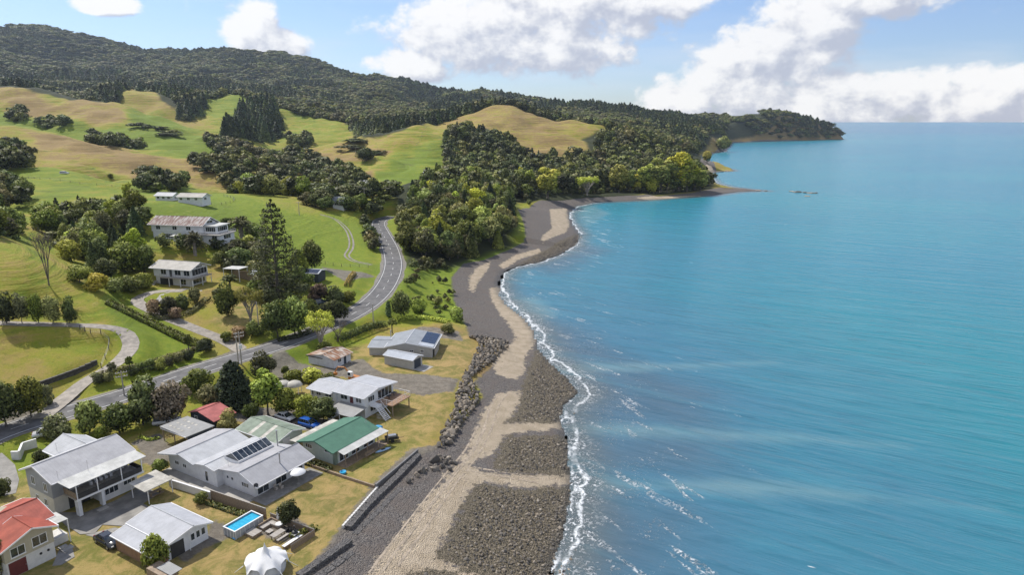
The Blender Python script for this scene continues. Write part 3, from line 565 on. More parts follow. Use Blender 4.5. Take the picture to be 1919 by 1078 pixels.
ftr=[]  # (pos, height, width, key, mat, label, group)
def zover(py,x,y):
    lo,hi=-5,min(900,H+y*2.5)
    for _ in range(50):
        m=(lo+hi)/2; dz=m-H; d=y*math.cos(P)-dz*math.sin(P); q=CY-F*(y*math.sin(P)+dz*math.cos(P))/d
        if q>py: lo=m
        else: hi=m
    return lo
_fm={}
def with_mat(me,m):
    k=(me.name,m.name)
    if k not in _fm:
        c=me.copy() if len(me.materials) else me
        c.materials.clear(); c.materials.append(m); _fm[k]=c
    return _fm[k]
def plant(pos,h,wd,key,mk,label,group=None,cat='tree',name='tree'):
    cr,tr,ph,pw=PROTO[key]; s=h/ph; sw=wd/pw
    root=empty(name,(pos[0],pos[1],pos[2]-.05),float(rng.random()*6.28),label,cat,group); root.scale=(sw,sw,s)
    if cr is not None: obj('crown' if cat!='shrub' else 'foliage',with_mat(cr,MF[mk]),None,root)
    obj('trunk' if cat!='shrub' else 'stem',with_mat(tr,M_palebark if key in('open','palm') else M_bark),None,root)
    return root
def tree(px,py,top,wpx,key,mk,label,cat='tree',name='tree',group=None):
    p=hit(px,py); z1=zover(top,p[0],p[1]); dep=p[1]*math.cos(P)-(p[2]-H)*math.sin(P)
    h=max(.5,(z1-p[2])); return plant(p,h,wpx*dep/F,key,mk,label,group,cat,name)
T=tree
# --- foreground gardens
T(290,1064,1003,56,'bushy0','mid','rounded leafy shrub tree beside the brick end of the white cottage')
T(543,984,938,44,'round1','dark','small dark tree beside the closed white umbrella and fence')
T(9,930,897,30,'bushy1','dark','dark bush at the left edge beside the concrete drive','shrub','shrub')
T(376,944,921,28,'bushy2','mid','round green bush against the low white block wall','shrub','shrub')
T(299,886,862,36,'bushy0','light','bright green bush between the two-storey house and the long white house','shrub','shrub')
T(4,1082,1000,26,'ovoid1','olive','grey-green tree in front of the red roofed house')
T(80,872,842,34,'bushy1','mid','leafy shrub beside the low white garage roof','shrub','shrub')
T(112,822,777,58,'bushy2','olive','spreading shrub between road and white garage roof','shrub','shrub')
T(168,812,752,62,'bushy0','light','pale green roadside shrub tree behind the white garage')
T(224,812,757,66,'round2','mid','leafy tree on the verge left of the boat carport')
T(192,826,799,26,'bushy1','dark','small dark bush on the lawn behind the garage','shrub','shrub')
T(268,796,705,82,'round0','dark','large dark spreading tree beside the road behind the carport')
T(318,792,716,76,'round3','purple','purplish brown tree behind the carport with the boat')
T(372,738,690,62,'round1','mid','rounded green tree by the road left of the dark cypress')
T(396,768,720,52,'round2','olive','pale leafed tree above the red roofed shed')
T(440,762,677,66,'cypress','pine','dense dark cypress beside the road')
T(496,706,655,52,'round0','olive','grey green tree on the verge right of the dark cypress')
T(503,778,692,54,'ovoid0','light','tall light green tree in front of the white gazebo')
T(538,778,728,54,'round2','mid','leafy tree left end of the row beside the white two-storey house')
T(572,786,740,52,'round3','dark','dark clipped tree in the middle of the row above the blue car')
T(606,790,745,62,'round1','dark','dark clipped tree at the right end of the row above the blue car')
T(470,782,755,34,'bushy2','mid','low shrub at the foot of the tall light green tree','shrub','shrub')
T(425,808,766,46,'round0','olive','olive tree in front of the red roofed shed')
T(553,716,694,46,'bushy0','mid','green shrub between the white gazebo and the rusty shed','shrub','shrub')
T(588,718,690,52,'bushy1','light','light green shrub mound behind the white house','shrub','shrub')
T(618,722,700,40,'bushy2','mid','shrub beside the orange excavator arm','shrub','shrub')
T(536,704,686,20,'bushy0','dark','small round bush left of the rusty shed','shrub','shrub')
T(602,652,586,56,'open','yellow','yellow green tree with bare spreading limbs beside the road')
T(606,655,640,34,'bushy1','dark','dark shrubs at the foot of the yellow green roadside tree','shrub','shrub')
T(634,640,600,40,'bare','dark','leafless grey tree leaning beside the yellow green tree')
T(728,592,564,9,'column','pine','slim dark columnar conifer beside the coast road')
T(752,594,545,42,'round2','mid','round tree beside the slim columnar conifer')
T(785,585,560,34,'bushy2','light','bright shrub on the grass between road and beach','shrub','shrub')
T(735,625,598,20,'cabbage','light','small cabbage tree at the end of the clipped hedge')
T(856,604,575,36,'bushy0','light','bright green shrub at the beach edge beside the boulders','shrub','shrub')
T(840,625,606,30,'bushy1','olive','low grey green bush on the gravel by the boulders','shrub','shrub')
# --- lower left, beside the road
for i,(x,y,t,w_,k,m) in enumerate([(12,800,712,72,'round1','dark'),(58,782,704,62,'round3','mid'),(-35,800,690,80,'round0','dark'),(85,760,722,34,'bushy1','olive')]):
    T(x,y,t,w_,k,m,['broad dark tree at the lower left edge beside the road','rounded tree between farm track and road','dark tree cut by the left edge above the road','low shrub beside the farm track mouth'][i])
for i,(x,w_) in enumerate([(12,38),(42,32),(72,32),(100,36),(130,32)]):
    T(x,606,546+i*2,w_,'round%d'%(i%4),'olive' if i%2 else 'dark',['leftmost','second','third','fourth','rightmost'][i]+' of the five small trees along the farm track',group='small trees along the farm track')
T(180,716,698,18,'cabbage','olive','tufted plant on the bank inside the farm track bend','shrub','shrub')
T(212,712,680,18,'cabbage','olive','small cabbage tree above the flax row by the road')
T(245,705,668,14,'cabbage','dark','slim cabbage tree on the bank above the flax row')
T(355,668,628,18,'cabbage','dark','slim dark cabbage tree beside the drive hedge')
T(386,660,634,40,'bushy0','dark','dark bush at the lower end of the drive hedge','shrub','shrub')
for i,x in enumerate([186,204,250,268,284,300,318,335,352]):
    T(x,[716,712,698,694,690,690,684,676,670][i]+4,[700,698,684,678,672,670,668,660,656][i],26,'bushy%d'%(i%3),['olive','dark','light'][(i//2)%3],'leafy shrub in the row of flax along the road bank','shrub','shrub','shrubs along the road bank')
# --- hill houses
T(522,562,374,84,'norfolk','mid','very tall Norfolk pine standing between the hill houses and the shed')
T(428,592,526,46,'round0','dark','dark rounded tree on the lawn below the hill house')
T(470,602,540,54,'open','yellow','yellow flowering tree beside the dark rounded tree')
T(412,560,540,30,'bushy1','olive','shrub at the corner of the hill house lawn','shrub','shrub')
for i,(x,y,t,w_,k,m) in enumerate([(520,632,560,60,'round1','dark'),(553,628,556,64,'round2','mid'),(585,600,560,40,'round3','dark'),(596,566,532,44,'bushy1','brown'),(632,572,534,48,'round0','dark'),(628,604,562,50,'bushy0','mid'),(610,585,566,34,'bushy2','olive'),(655,568,545,30,'bushy1','mid')]):
    T(x,y,t,w_,k,m,['dark broad tree at the road edge below the tall pine','wide leafy tree at the road edge left of the yellow roadside tree','dark tree behind the wide roadside tree','dry brown bush right of the tall pine','dark round tree between shed and road bend','leafy bush on the road verge by the parked car','low olive bush beside the parked car','small bush at the yellow hedge end'][i])
for i,(x,y,t,w_,k,m) in enumerate([(482,560,525,40,'bushy2','mid'),(500,540,500,44,'round1','mid'),(562,540,500,50,'round0','dark'),(478,520,488,50,'bushy0','olive'),(450,500,462,52,'round3','mid'),(490,490,455,44,'round2','olive'),(585,505,450,46,'round2','dark'),(560,520,468,44,'cypress1','dark'),(470,470,440,36,'bushy1','light'),(432,545,515,28,'cabbage','light'),(415,500,470,36,'bushy0','mid'),(440,485,450,36,'palm','olive')]):
    T(x,y,t,w_,k,m,'garden tree in the planted slope between the hill houses and the tall pine',group='garden trees round the hill houses')
T(453,446,402,54,'palm','olive','large feathery palm right of the upper white house')
T(366,478,430,44,'palm','olive','palm in front of the upper white house')
T(480,450,418,44,'round1','dark','dark tree right of the large feathery palm')
T(425,425,408,24,'bushy1','dark','dark bush between upper white house and palm','shrub','shrub')
T(446,635,612,40,'bushy1','brown','brown shrubs beside the drive mouth','shrub','shrub')
T(425,640,622,30,'bushy0','dark','low dark bush at the drive mouth','shrub','shrub')
T(480,628,600,40,'bushy2','dark','dark shrubs below the lawn beside the road','shrub','shrub')
for i,(x,y,t,w_,k,m) in enumerate([(290,590,560,34,'bushy0','brown'),(315,590,556,36,'bushy1','olive'),(342,580,552,34,'bushy2','dark'),(365,568,538,30,'bushy0','olive'),(330,598,576,30,'bushy1','brown')]):
    T(x,y,t,w_,k,m,'shrub on the bank below the hill house parking pad','shrub','shrub','shrubs on the bank below the parking pad')
for i,(x,y,t,w_,k,m) in enumerate([(215,548,520,50,'bushy0','light'),(245,546,515,50,'bushy2','mid'),(268,540,512,40,'bushy1','light'),(180,545,512,50,'bushy1','yellow'),(150,530,495,50,'round1','light')]):
    T(x,y,t,w_,k,m,'bright shrub on the bank left of the hill house','shrub','shrub','shrubs on the bank left of the hill house')
T(92,535,424,40,'bare','dark','tall leafless tree at the edge of the terraced paddock')
# --- specials along the far bay
T(1026,372,313,50,'ovoid0','yellow','bright yellow green willow at the left end of the far bay')
T(1100,366,330,44,'open','yellow','thin yellow tree at the back of the far bay')
T(1160,362,307,40,'ovoid1','yellow','yellow poplar standing alone behind the far bay')
T(1203,360,312,28,'ovoid2','yellow','slim yellow poplar right of the lone one')
T(1238,360,296,56,'ovoid0','yellow','large pale green poplar at the right end of the bay')
T(1272,358,284,66,'ovoid1','yellow','tallest light green poplar at the point of the bay')
T(1300,356,300,50,'ovoid2','light','green poplar nearest the rocky point')
T(1222,362,330,24,'bushy2','yellow','yellow sapling between the poplars of the bay')
for i,(x,t_,w_) in enumerate([(1182,318,26),(1192,326,24),(1216,306,30),(1250,298,36),(1262,305,34),(1286,296,40),(1312,318,30)]): T(x,360,t_,w_,'ovoid%d'%(i%3),'yellow' if i%2 else 'light','sunlit yellow green poplar in the row at the point of the bay',group='poplars in the row at the point')
T(1325,305,282,18,'ovoid1','yellow','small yellow tree on the rocky knob beyond the bay')
T(1355,284,254,30,'round1','light','pale round tree at the second beach')
for i,(x,y,t_,w_,k,m) in enumerate([(610,394,368,34,'round1','dark'),(648,394,366,36,'round2','mid'),(664,396,376,30,'bushy1','light'),(592,388,362,34,'round3','dark'),(574,384,360,34,'round0','olive'),(676,392,362,30,'round1','mid')]): T(x,y,t_,w_,k,m,'tree sheltering the small white cottage above the road bend',group='trees round the small white cottage')
T(686,302,276,40,'round2','dark','lone dark tree clump on the central grass hill')
T(819,340,305,14,'cypress1','pine','slim dark conifer in front of the far white house')
T(208,334,325,14,'bushy1','dark','lone bush in the upper paddock fence line','shrub','shrub')
# --- stands of trees: pixel outline on the ground, spacing, height range, kinds
STANDS=[
 ('house_left',[(205,525),(270,512),(282,490),(275,470),(240,470),(210,500)],5,(3,6),[('round','mid'),('round','dark'),('bushy','light')],'tree on the bank behind the hill house','trees on the bank behind the hill house'),
 ('pine_foot',[(480,545),(500,515),(560,530),(590,540),(570,560),(520,590),(490,575)],4.6,(2.5,5),[('round','dark'),('bushy','mid'),('bushy','olive')],'garden tree in the planted slope between the hill houses and the tall pine','garden trees round the hill houses'),
 ('verge',[(765,590),(775,560),(800,525),(845,520),(862,570),(875,612),(840,602),(790,594)],3.0,(1.0,2.8),[('bushy','light'),('bushy','mid'),('bushy','light')],'shrub in the rough green strip between road bend and beach','shrubs in the green strip between road and beach'),
 ('gullyA',[(60,300),(130,310),(190,330),(150,322),(90,312)],13,(2.5,5),[('round','dark'),('bushy','olive')],'small scrub tree in a fold of the brown slope','scrub trees in the folds of the slope'),
 ('gullyB',[(230,228),(300,240),(360,262),(300,255),(240,240)],16,(3,7),[('round','dark')],'small tree in the fold of the high ridge','small trees in the fold of the high ridge'),
 ('gullyC',[(660,262),(720,275),(700,300),(650,290)],30,(3,6),[('round','dark'),('bushy','olive')],'scrub dot on the central grass hill','scrub dots on the central hill'),
 ('left_bush',[(-60,440),(0,420),(75,418),(120,400),(215,395),(280,425),(285,470),(280,520),(230,530),(140,520),(110,470),(60,425),(0,450)],6.2,(6,11),[('ovoid','light'),('ovoid','mid'),('round','light'),('round','dark'),('round','mid'),('pine','pine'),('round','olive'),('round','dark')],'dark bush tree on the slope left of the hill houses','trees of the bush left of the hill houses'),
 ('upper_left',[(-60,395),(60,392),(70,380),(0,345),(-60,345)],7,(7,11),[('round','dark'),('round','olive')],'bush tree at the left edge below the green paddock','trees at the left edge below the green paddock'),
 ('left_clump',[(-60,325),(70,325),(60,300),(20,275),(-60,270)],8,(8,12),[('round','dark'),('round','olive')],'tree of the dark clump at the left edge above the paddock','trees of the left clump above the paddock'),
 ('farm_trees',[(245,362),(330,362),(350,350),(320,338),(260,340)],7,(7,10),[('round','dark'),('round','dark')],'dark tree sheltering the white farm cottages','trees sheltering the farm cottages'),
 ('near_house',[(395,470),(440,452),(500,470),(505,500),(420,520)],4.4,(3,5.5),[('round','mid'),('bushy','olive'),('round','dark')],'garden tree in the planted slope between the hill houses and the tall pine','garden trees round the hill houses'),
 ('below_upper',[(285,478),(300,455),(350,462),(410,455),(420,470),(400,480),(330,482)],5,(3,5.5),[('round','dark'),('bushy','mid')],'tree between the two hill houses','trees between the two hill houses'),
 ('valley',[(350,305),(420,305),(480,322),(560,345),(600,372),(560,372),(520,368),(470,366),(420,352),(370,328)],9,(7,12),[('round','dark'),('round','mid'),('round','olive')],'bush tree along the valley stream below the grass hills','trees along the valley stream'),
 ('valley_up',[(385,262),(440,266),(520,295),(600,300),(650,330),(640,350),(560,335),(500,325),(440,305),(400,290)],10,(8,12),[('round','dark'),('round','olive')],'tree in the upper gully between the grass hills','trees in the upper gully'),
 ('village',[(575,360),(650,350),(740,360),(760,375),(740,395),(690,400),(640,395),(590,385)],10,(5,10),[('round','dark'),('round','mid'),('bushy','light')],'tree among the cottages in the valley','trees among the valley cottages'),
 ('road_row',[(672,394),(695,398),(704,430),(709,480),(690,482),(684,440)],4.6,(4,6.5),[('round','dark'),('round','olive')],'dark tree in the row along the inside of the road bend','trees inside the road bend'),
 ('headbush',[(748,430),(752,405),(765,375),(800,345),(860,340),(950,385),(975,425),(962,450),(940,466),(870,488),(820,496),(780,486),(760,470)],6.2,(7,13),[('ovoid','light'),('ovoid','mid'),('round','light'),('round','dark'),('round','mid'),('pine','mid'),('round','olive'),('pine','pine')],'bush tree on the knoll between the road and the beach','trees on the knoll between road and beach'),
 ('knollfoot',[(762,500),(775,480),(800,492),(850,500),(835,512),(800,512),(770,560),(755,570)],4,(2,4),[('bushy','mid'),('bushy','olive')],'shrub along the seaward edge of the road bend','shrubs along the seaward edge of the road bend'),
 ('bayfoot',[(985,392),(1000,372),(1060,365),(1160,362),(1290,358),(1330,356),(1300,350),(1100,358),(980,370)],5,(2.5,5),[('bushy','mid'),('bushy','olive'),('bushy','dark')],'shrub at the back of the far bay','shrubs at the back of the far bay'),
 ('pines1',[(420,262),(440,225),(465,195),(510,200),(530,240),(520,262),(470,265)],11,(20,28),[('pine','pine')],'tall dark pine of the plantation clump on the green spur','pines of the clump on the green spur'),
 ('pines2',[(330,222),(345,195),(385,190),(390,210),(350,230)],12,(18,24),[('pine','pine')],'dark pine of the small clump left of the green spur','pines of the small clump'),
 ('clumpA',[(5,215),(40,205),(60,225),(45,232),(15,225)],10,(9,13),[('round','dark')],'dark tree of the left clump on the high brown ridge','trees of the left clump on the brown ridge'),
 ('clumpB',[(62,235),(100,222),(130,235),(140,243),(110,245)],12,(7,11),[('round','dark')],'small dark tree on the high brown ridge','small trees on the high brown ridge'),
 ('clumpC',[(160,258),(200,258),(260,275),(270,280),(220,280),(170,268)],10,(8,12),[('round','dark')],'tree of the dark row along the middle ridge','trees along the middle ridge'),
 ('clumpD',[(540,265),(580,262),(590,275),(545,278)],10,(12,16),[('round','dark')],'tree of the round clump on the green spur slope','trees on the green spur slope'),
 ('clumpE',[(160,195),(200,192),(205,182),(175,180)],14,(10,14),[('round','dark')],'tree of the dark clump beside the pointed spur','trees beside the pointed spur'),
 ('central',[(600,310),(650,318),(690,355),(640,362),(600,340)],10,(8,11),[('round','dark'),('round','mid')],'tree at the foot of the brown hill above the cottages','trees at the foot of the brown hill'),
 ('hbush',[(832,262),(870,248),(900,250),(960,268),(1010,305),(1110,296),(1120,262),(1200,262),(1290,300),(1312,335),(1335,352),(1300,356),(1200,358),(1100,362),(1000,370),(950,378),(880,352),(840,335)],8.2,(9,15),[('ovoid','light'),('ovoid','mid'),('round','light'),('round','dark'),('round','mid'),('round','dark'),('pine','mid'),('round','olive')],'bush tree on the hillside behind the far bay','trees on the hillside behind the far bay'),
]
MEDGE=[]
def inside_px(poly,x,y):
    c=False
    for i in range(len(poly)):
        (x1,y1),(x2,y2)=poly[i],poly[i-1]
        if (y1>y)!=(y2>y) and x<(x2-x1)*(y-y1)/(y2-y1)+x1: c=not c
    return c
cand=[]
for nm,pl,sp_,(h0,h1),kinds,label,grp in STANDS:
    w_=np.array([hit(a,b)[:2] for a,b in pl]); lo=w_.min(0); hi=w_.max(0); pts_=[]
    for gx_ in np.arange(lo[0],hi[0],sp_):
        for gy_ in np.arange(lo[1],hi[1],sp_): pts_.append((gx_+rng.uniform(-.6,.6)*sp_,gy_+rng.uniform(-.6,.6)*sp_))
    pts_=np.array(pts_).reshape(-1,2)
    if not len(pts_): continue
    ok=sdf(pts_,w_,5)>0; rd=polyz(pts_,road_line,10)[0]>(4.9 if nm=='road_row' else 6); sd_=sdf(pts_,shore_poly,60)>4
    for q in pts_[ok&rd&sd_]:
        if nm=='verge' and rng.random()<.62: continue
        kd,mk=kinds[int(rng.integers(len(kinds)))]; h=rng.uniform(h0,h1)*(1 if rng.random()<.75 else rng.uniform(.55,1.25)); wd=h*(rng.uniform(.8,1.2) if kd in('round','bushy') else rng.uniform(.42,.62))
        wd=max(wd,sp_*1.15) if kd=='round' else wd
        cand.append((h/math.hypot(*q),(q[0],q[1],hgt(*q)),h,wd,kd,mk,label,grp))
cand.sort(key=lambda c:-c[0])
NTREE=sum(1 for o in C.objects if o.get('category')=='tree')
KN={'round':4,'bushy':3,'pine':2,'ovoid':3}
for k,(a,p,h,wd,kd,mk,label,grp) in enumerate(cand[:300-NTREE]):
    sh_={'round':'rounded','bushy':'low','pine':'conical','ovoid':'upright'}[kd]; cl_={'dark':'dark green','mid':'mid green','olive':'grey green','pine':'blackish green','light':'pale green'}[mk]
    label='%s %s %s'%(sh_,cl_,label.replace('dark bush tree','bush tree').replace('tall dark pine','tall pine').replace('dark ',''))
    plant(p,h,wd,'%s%d'%(kd,rng.integers(KN[kd])),mk,label,grp,'tree' if kd!='bushy' else 'shrub','tree' if kd!='bushy' else 'shrub')
# --- woods: one mass of instanced trees
def scatter(name,items,protos,label=None,cat=None):
    """items: (pos, (sx,sy,sz), rotz, index)"""
    me=pyd(name,[i[0] for i in items],[])
    a=me.attributes.new('scl','FLOAT_VECTOR','POINT'); a.data.foreach_set('vector',np.array([i[1] for i in items],np.float32).ravel())
    a=me.attributes.new('rot','FLOAT_VECTOR','POINT'); a.data.foreach_set('vector',np.array([i[2] for i in items],np.float32).ravel())
    a=me.attributes.new('idx','INT','POINT'); a.data.foreach_set('value',np.array([i[3] for i in items],np.int32))
    col=bpy.data.collections.new(name+'_kinds')
    for k,(pm,mt) in enumerate(protos):
        m2=pm.copy(); m2.materials.clear(); m2.materials.append(mt); po=bpy.data.objects.new('%02d_%s_kind'%(k,name),m2); col.objects.link(po)
    ng=bpy.data.node_groups.new(name+'_scatter','GeometryNodeTree'); ng.interface.new_socket('Geometry',in_out='INPUT',socket_type='NodeSocketGeometry'); ng.interface.new_socket('Geometry',in_out='OUTPUT',socket_type='NodeSocketGeometry')
    N=ng.nodes; gi=N.new('NodeGroupInput'); go=N.new('NodeGroupOutput'); ci=N.new('GeometryNodeCollectionInfo'); ci.inputs[0].default_value=col; ci.inputs['Separate Children'].default_value=True; ci.inputs['Reset Children'].default_value=True
    ip=N.new('GeometryNodeInstanceOnPoints'); ip.inputs['Pick Instance'].default_value=True
    def na(n,t): x=N.new('GeometryNodeInputNamedAttribute'); x.data_type=t; x.inputs['Name'].default_value=n; return x.outputs['Attribute']
    L=ng.links; L.new(gi.outputs[0],ip.inputs['Points']); L.new(ci.outputs[0],ip.inputs['Instance']); L.new(na('idx','INT'),ip.inputs['Instance Index']); L.new(na('scl','FLOAT_VECTOR'),ip.inputs['Scale'])
    er=N.new('FunctionNodeEulerToRotation'); L.new(na('rot','FLOAT_VECTOR'),er.inputs[0]); L.new(er.outputs[0],ip.inputs['Rotation']); L.new(ip.outputs[0],go.inputs[0])
    o=obj(name,me,kind='stuff'); md=o.modifiers.new('scatter','NODES'); md.node_group=ng
    if label: o['label']=label; o['category']=cat
    return o
items=[]; PR=[(PROTO['far_round%d'%i][0],MF[m]) for i in range(3) for m in ('wooddark','woodmid','woodolive')]+[(PROTO['far_pine%d'%i][0],MF[m]) for i in range(2) for m in ('pine','wooddark')]+[(PROTO['bushy0'][0],MF['olive'])]
for a,p,h,wd,kd,mk,label,grp in cand[300-NTREE:]:
    if kd in('pine','ovoid'): idx=9+int(rng.integers(2))*2+(mk=='mid'); s=(wd/7,wd/7,h/14)
    else: idx=int(rng.integers(3))*3+{'dark':0,'mid':1,'olive':2}.get(mk,1); s=(wd/9,wd/9,h/9.5)
    items.append((p,s,(0,0,rng.random()*6.28),idx))
# far forest
FF=[(-600,150,1080),(0,163,1090),(60,170,1090),(130,185,1090),(190,192,1070),(215,180,1180),(240,163,1400),(290,180,1330),(325,195,1270),(345,215,1180),(375,190,1300),(440,180,1400),(475,195,1310),(530,205,1280),(600,222,1220),(650,236,1150),(670,258,1000),(720,250,915),(780,236,955),(830,226,1000),(880,208,1050),(940,194,1080),(985,204,1075),(1040,224,1075),(1115,238,1050),(1150,245,960),(1200,262,960),(1290,290,1000),(1312,300,1050),(1310,285,1250),(1335,270,1600),(1366,266,2300),(1330,250,2450),(1320,225,2600),(1300,190,4500),(-900,60,5000)]
ffw=np.array([zY(a,b,Y)[:2] for a,b,Y in FF])
HB=[(1425,264,2200),(1425,232,2640),(1440,222,2700),(1583,258,2760),(1590,262,2410),(1500,263.5,2260)]
hb2=np.array([zY(a,b,Y)[:2] for a,b,Y in [(1335,264,2160),(1430,265,2190),(1430,250,2260),(1335,250,2240)]])
hbw=np.array([zY(a,b,Y)[:2] for a,b,Y in HB])
CLEAR=[[(790,180,2500),(815,176,2700),(828,188,2500),(800,190,2400)],[(885,205,1120),(935,200,1150),(910,195,1200)]]
clw=[np.array([zY(a,b,Y)[:2] for a,b,Y in c]) for c in CLEAR]
st=.0072; us=np.arange(-1.2,.52,st); vs=np.arange(math.log(880),math.log(5000),st)
U_,V_=np.meshgrid(us,vs); U_=(U_+rng.uniform(-.45,.45,U_.shape)*st).ravel(); V_=(V_+rng.uniform(-.45,.45,V_.shape)*st).ravel()
fp=np.stack([U_*np.exp(V_),np.exp(V_)],-1)
fin=(sdf(fp,ffw,5)>0)|(sdf(fp,hbw,5)>0)|(sdf(fp,hb2,5)>0)
for c in clw: fin&=~(sdf(fp,c,5)>0)
fin&=sdf(fp,shore_poly,60)>6
pw=vnoise(fp[:,0]/170,fp[:,1]/170,21)
for q,pn in zip(fp[fin],pw[fin]):
    s=max(8.,q[1]*st*1.25); pine=pn>.60 or (pn>.5 and rng.random()<.3); h=rng.uniform(9,15)*(1.25 if pine else 1)
    if q[1]>1800: h*=1.15
    wd=s*rng.uniform(1.0,1.5)
    if pine: idx=9+int(rng.integers(4)); sc=(wd/8.,wd/8.,h/14)
    else: idx=int(rng.integers(9)); sc=(wd/9,wd/9,h/10)
    items.append(((q[0],q[1],hgt(*q)-.5),sc,(0,0,rng.random()*6.28),idx))
print('woods',len(items),'trees',NTREE,'cand',len(cand))
scatter('woods',items,PR)
# ---------------------------------------------------------------- building materials
def sheet(name,c,axis=0,pitch=.76,rough=.45,rust=None,var=.10,spec=.15,metal=0.,strong=.16):
    def b(t,out):
        co=t.n('ShaderNodeTexCoord').outputs['Object']; sp=t.n('ShaderNodeSeparateXYZ',{0:co}); a=sp.outputs[axis]
        n=t.noise(co,.6,5,.65); n2=t.noise(co,5,4,.7)
        st=t.m('PINGPONG',a,pitch/2); rib=t.ss(st,.05,.0)
        col=t.mix(t.ss(n,.3,.7),tuple(x*(1-var) for x in c),tuple(min(1,x*(1+var)) for x in c))
        col=t.mix(t.m('MULTIPLY',t.ss(n2,.55,.8),.25),col,tuple(x*.62 for x in c)); col=t.mix(t.m('MULTIPLY',rib,strong),col,tuple(x*.45 for x in c))
        if rust:
            pan=t.n('ShaderNodeTexWhiteNoise',{'Vector':t.n('ShaderNodeVectorMath',{0:co,1:(.0 if axis else 1/.9,1/.9 if axis else 0.,0)},operation='MULTIPLY').outputs[0]})
            pn=t.n('ShaderNodeTexNoise',{'Vector':t.n('ShaderNodeMapping',{0:co,3:(.4,1.6,.4) if axis else (1.6,.4,.4)}).outputs[0],'Scale':1.0,'Detail':5}).outputs['Fac']
            col=t.mix(t.ss(pn,.36,.60),col,t.mix(n2,rust,tuple(x*.5 for x in rust)))
        p=t.n('ShaderNodeBsdfPrincipled',{'Base Color':col,'Roughness':max(rough,.62),'Specular IOR Level':spec,'Metallic':metal})
        bn=t.n('ShaderNodeBump',{'Strength':.35,'Distance':.04,'Height':rib}); t.link(bn.outputs[0],p.inputs['Normal']); t.link(p.outputs[0],out.inputs[0])
    return mat(name,b)
def boards(name,c,pitch=.18,axis=2,var=.06,grime=.15):
    def b(t,out):
        co=t.n('ShaderNodeTexCoord').outputs['Object']; sp=t.n('ShaderNodeSeparateXYZ',{0:co}); a=sp.outputs[axis]
        st=t.m('FRACT',t.m('DIVIDE',a,pitch)); ln=t.ss(st,.12,.0); n=t.noise(co,1.2,5,.65); g=t.ss(t.noise(co,.5,6,.7),.5,.8)
        col=t.mix(t.ss(n,.3,.7),tuple(x*(1-var) for x in c),tuple(min(1,x*(1+var)) for x in c)); col=t.mix(t.m('MULTIPLY',g,grime),col,tuple(x*.5 for x in c)); col=t.mix(t.m('MULTIPLY',ln,.3),col,tuple(x*.4 for x in c))
        p=t.n('ShaderNodeBsdfPrincipled',{'Base Color':col,'Roughness':.7,'Specular IOR Level':.3}); bn=t.n('ShaderNodeBump',{'Strength':.4,'Distance':.03,'Height':st}); t.link(bn.outputs[0],p.inputs['Normal']); t.link(p.outputs[0],out.inputs[0])
    return mat(name,b)
W_white=boards('white_weatherboard',(.70,.71,.72)); W_cream=mat('cream_plaster',col=(.60,.575,.51),var=.06,scale=1.5,grime=.2); W_grey=boards('grey_weatherboard',(.33,.34,.36)); W_beige=boards('beige_boards',(.42,.38,.28),.4,0); W_block=mat('white_block',col=(.62,.61,.58),var=.07,scale=2,grime=.25,bump=.2)
W_clad=boards('vertical_grey_cladding',(.42,.41,.385),.3,0); W_dark=boards('dark_blue_cladding',(.045,.055,.07),.3,0); W_tin=boards('white_tin',(.62,.63,.64),.35,0,.08,.35); W_green=boards('pale_green_boards',(.50,.56,.50))
R_white=sheet('white_roof',(.43,.44,.45),0); R_whitey=sheet('white_roof_cross',(.40,.41,.43),1); R_pale=sheet('pale_grey_roof',(.36,.36,.37),0,.5); R_light=sheet('translucent_sheet',(.50,.50,.47),0,.8,.4,strong=.05,var=.16); R_stain=sheet('stained_sheet',(.46,.44,.385),0,.8,.6,strong=.10,var=.3)
R_red=sheet('red_roof',(.33,.085,.055),1,.42,.55,var=.2); R_redx=sheet('red_roof_cross',(.33,.085,.06),0,.42,.55,var=.2); R_pink=sheet('faded_red_roof',(.40,.13,.12),1,.5,.6,var=.2); R_green=sheet('green_roof',(.085,.185,.13),0,.76,.5); R_palegreen=sheet('faded_green_roof',(.20,.245,.19),1,.76,.6,var=.25)
R_grey=sheet('grey_roof',(.27,.29,.31),1,.5,.5); R_blue=sheet('blue_grey_roof',(.40,.43,.47),0,.45,.45); R_rust=sheet('rusty_roof',(.46,.42,.37),1,.6,.75,rust=(.32,.15,.075)); R_old=sheet('weathered_roof',(.42,.40,.355),0,.6,.7,var=.15,strong=.22); R_oldred=sheet('worn_red_roof',(.40,.37,.34),0,.6,.75,rust=(.26,.165,.14)); R_corr=sheet('corrugated_grey',(.32,.32,.31),1,.30,.6,strong=.5)
M_trim=mat('white_trim',col=(.74,.74,.73),var=.04,rough=.5); M_fas=mat('white_fascia',col=(.70,.70,.70),var=.06,rough=.5); M_dtrim=mat('dark_trim',col=(.06,.065,.07),var=.1,rough=.5)
def glassm(t,out):
    co=t.n('ShaderNodeTexCoord').outputs['Object']; n=t.noise(co,1.1,3,.6); c=t.mix(t.ss(n,.35,.7),(.012,.017,.022),(.06,.075,.085))
    p=t.n('ShaderNodeBsdfPrincipled',{'Base Color':c,'Roughness':.06,'Specular IOR Level':.9}); t.link(p.outputs[0],out.inputs[0])
M_glass=mat('window_glass',glassm)
M_solar=mat('solar_glass',col=(.014,.018,.03),var=.1,rough=.12,spec=.7); M_concrete=mat('concrete',col=(.34,.325,.295),var=.14,scale=.7,grime=.35,bump=.15,bscale=8); M_patio=mat('patio',col=(.23,.22,.20),var=.2,scale=1.2,grime=.3)
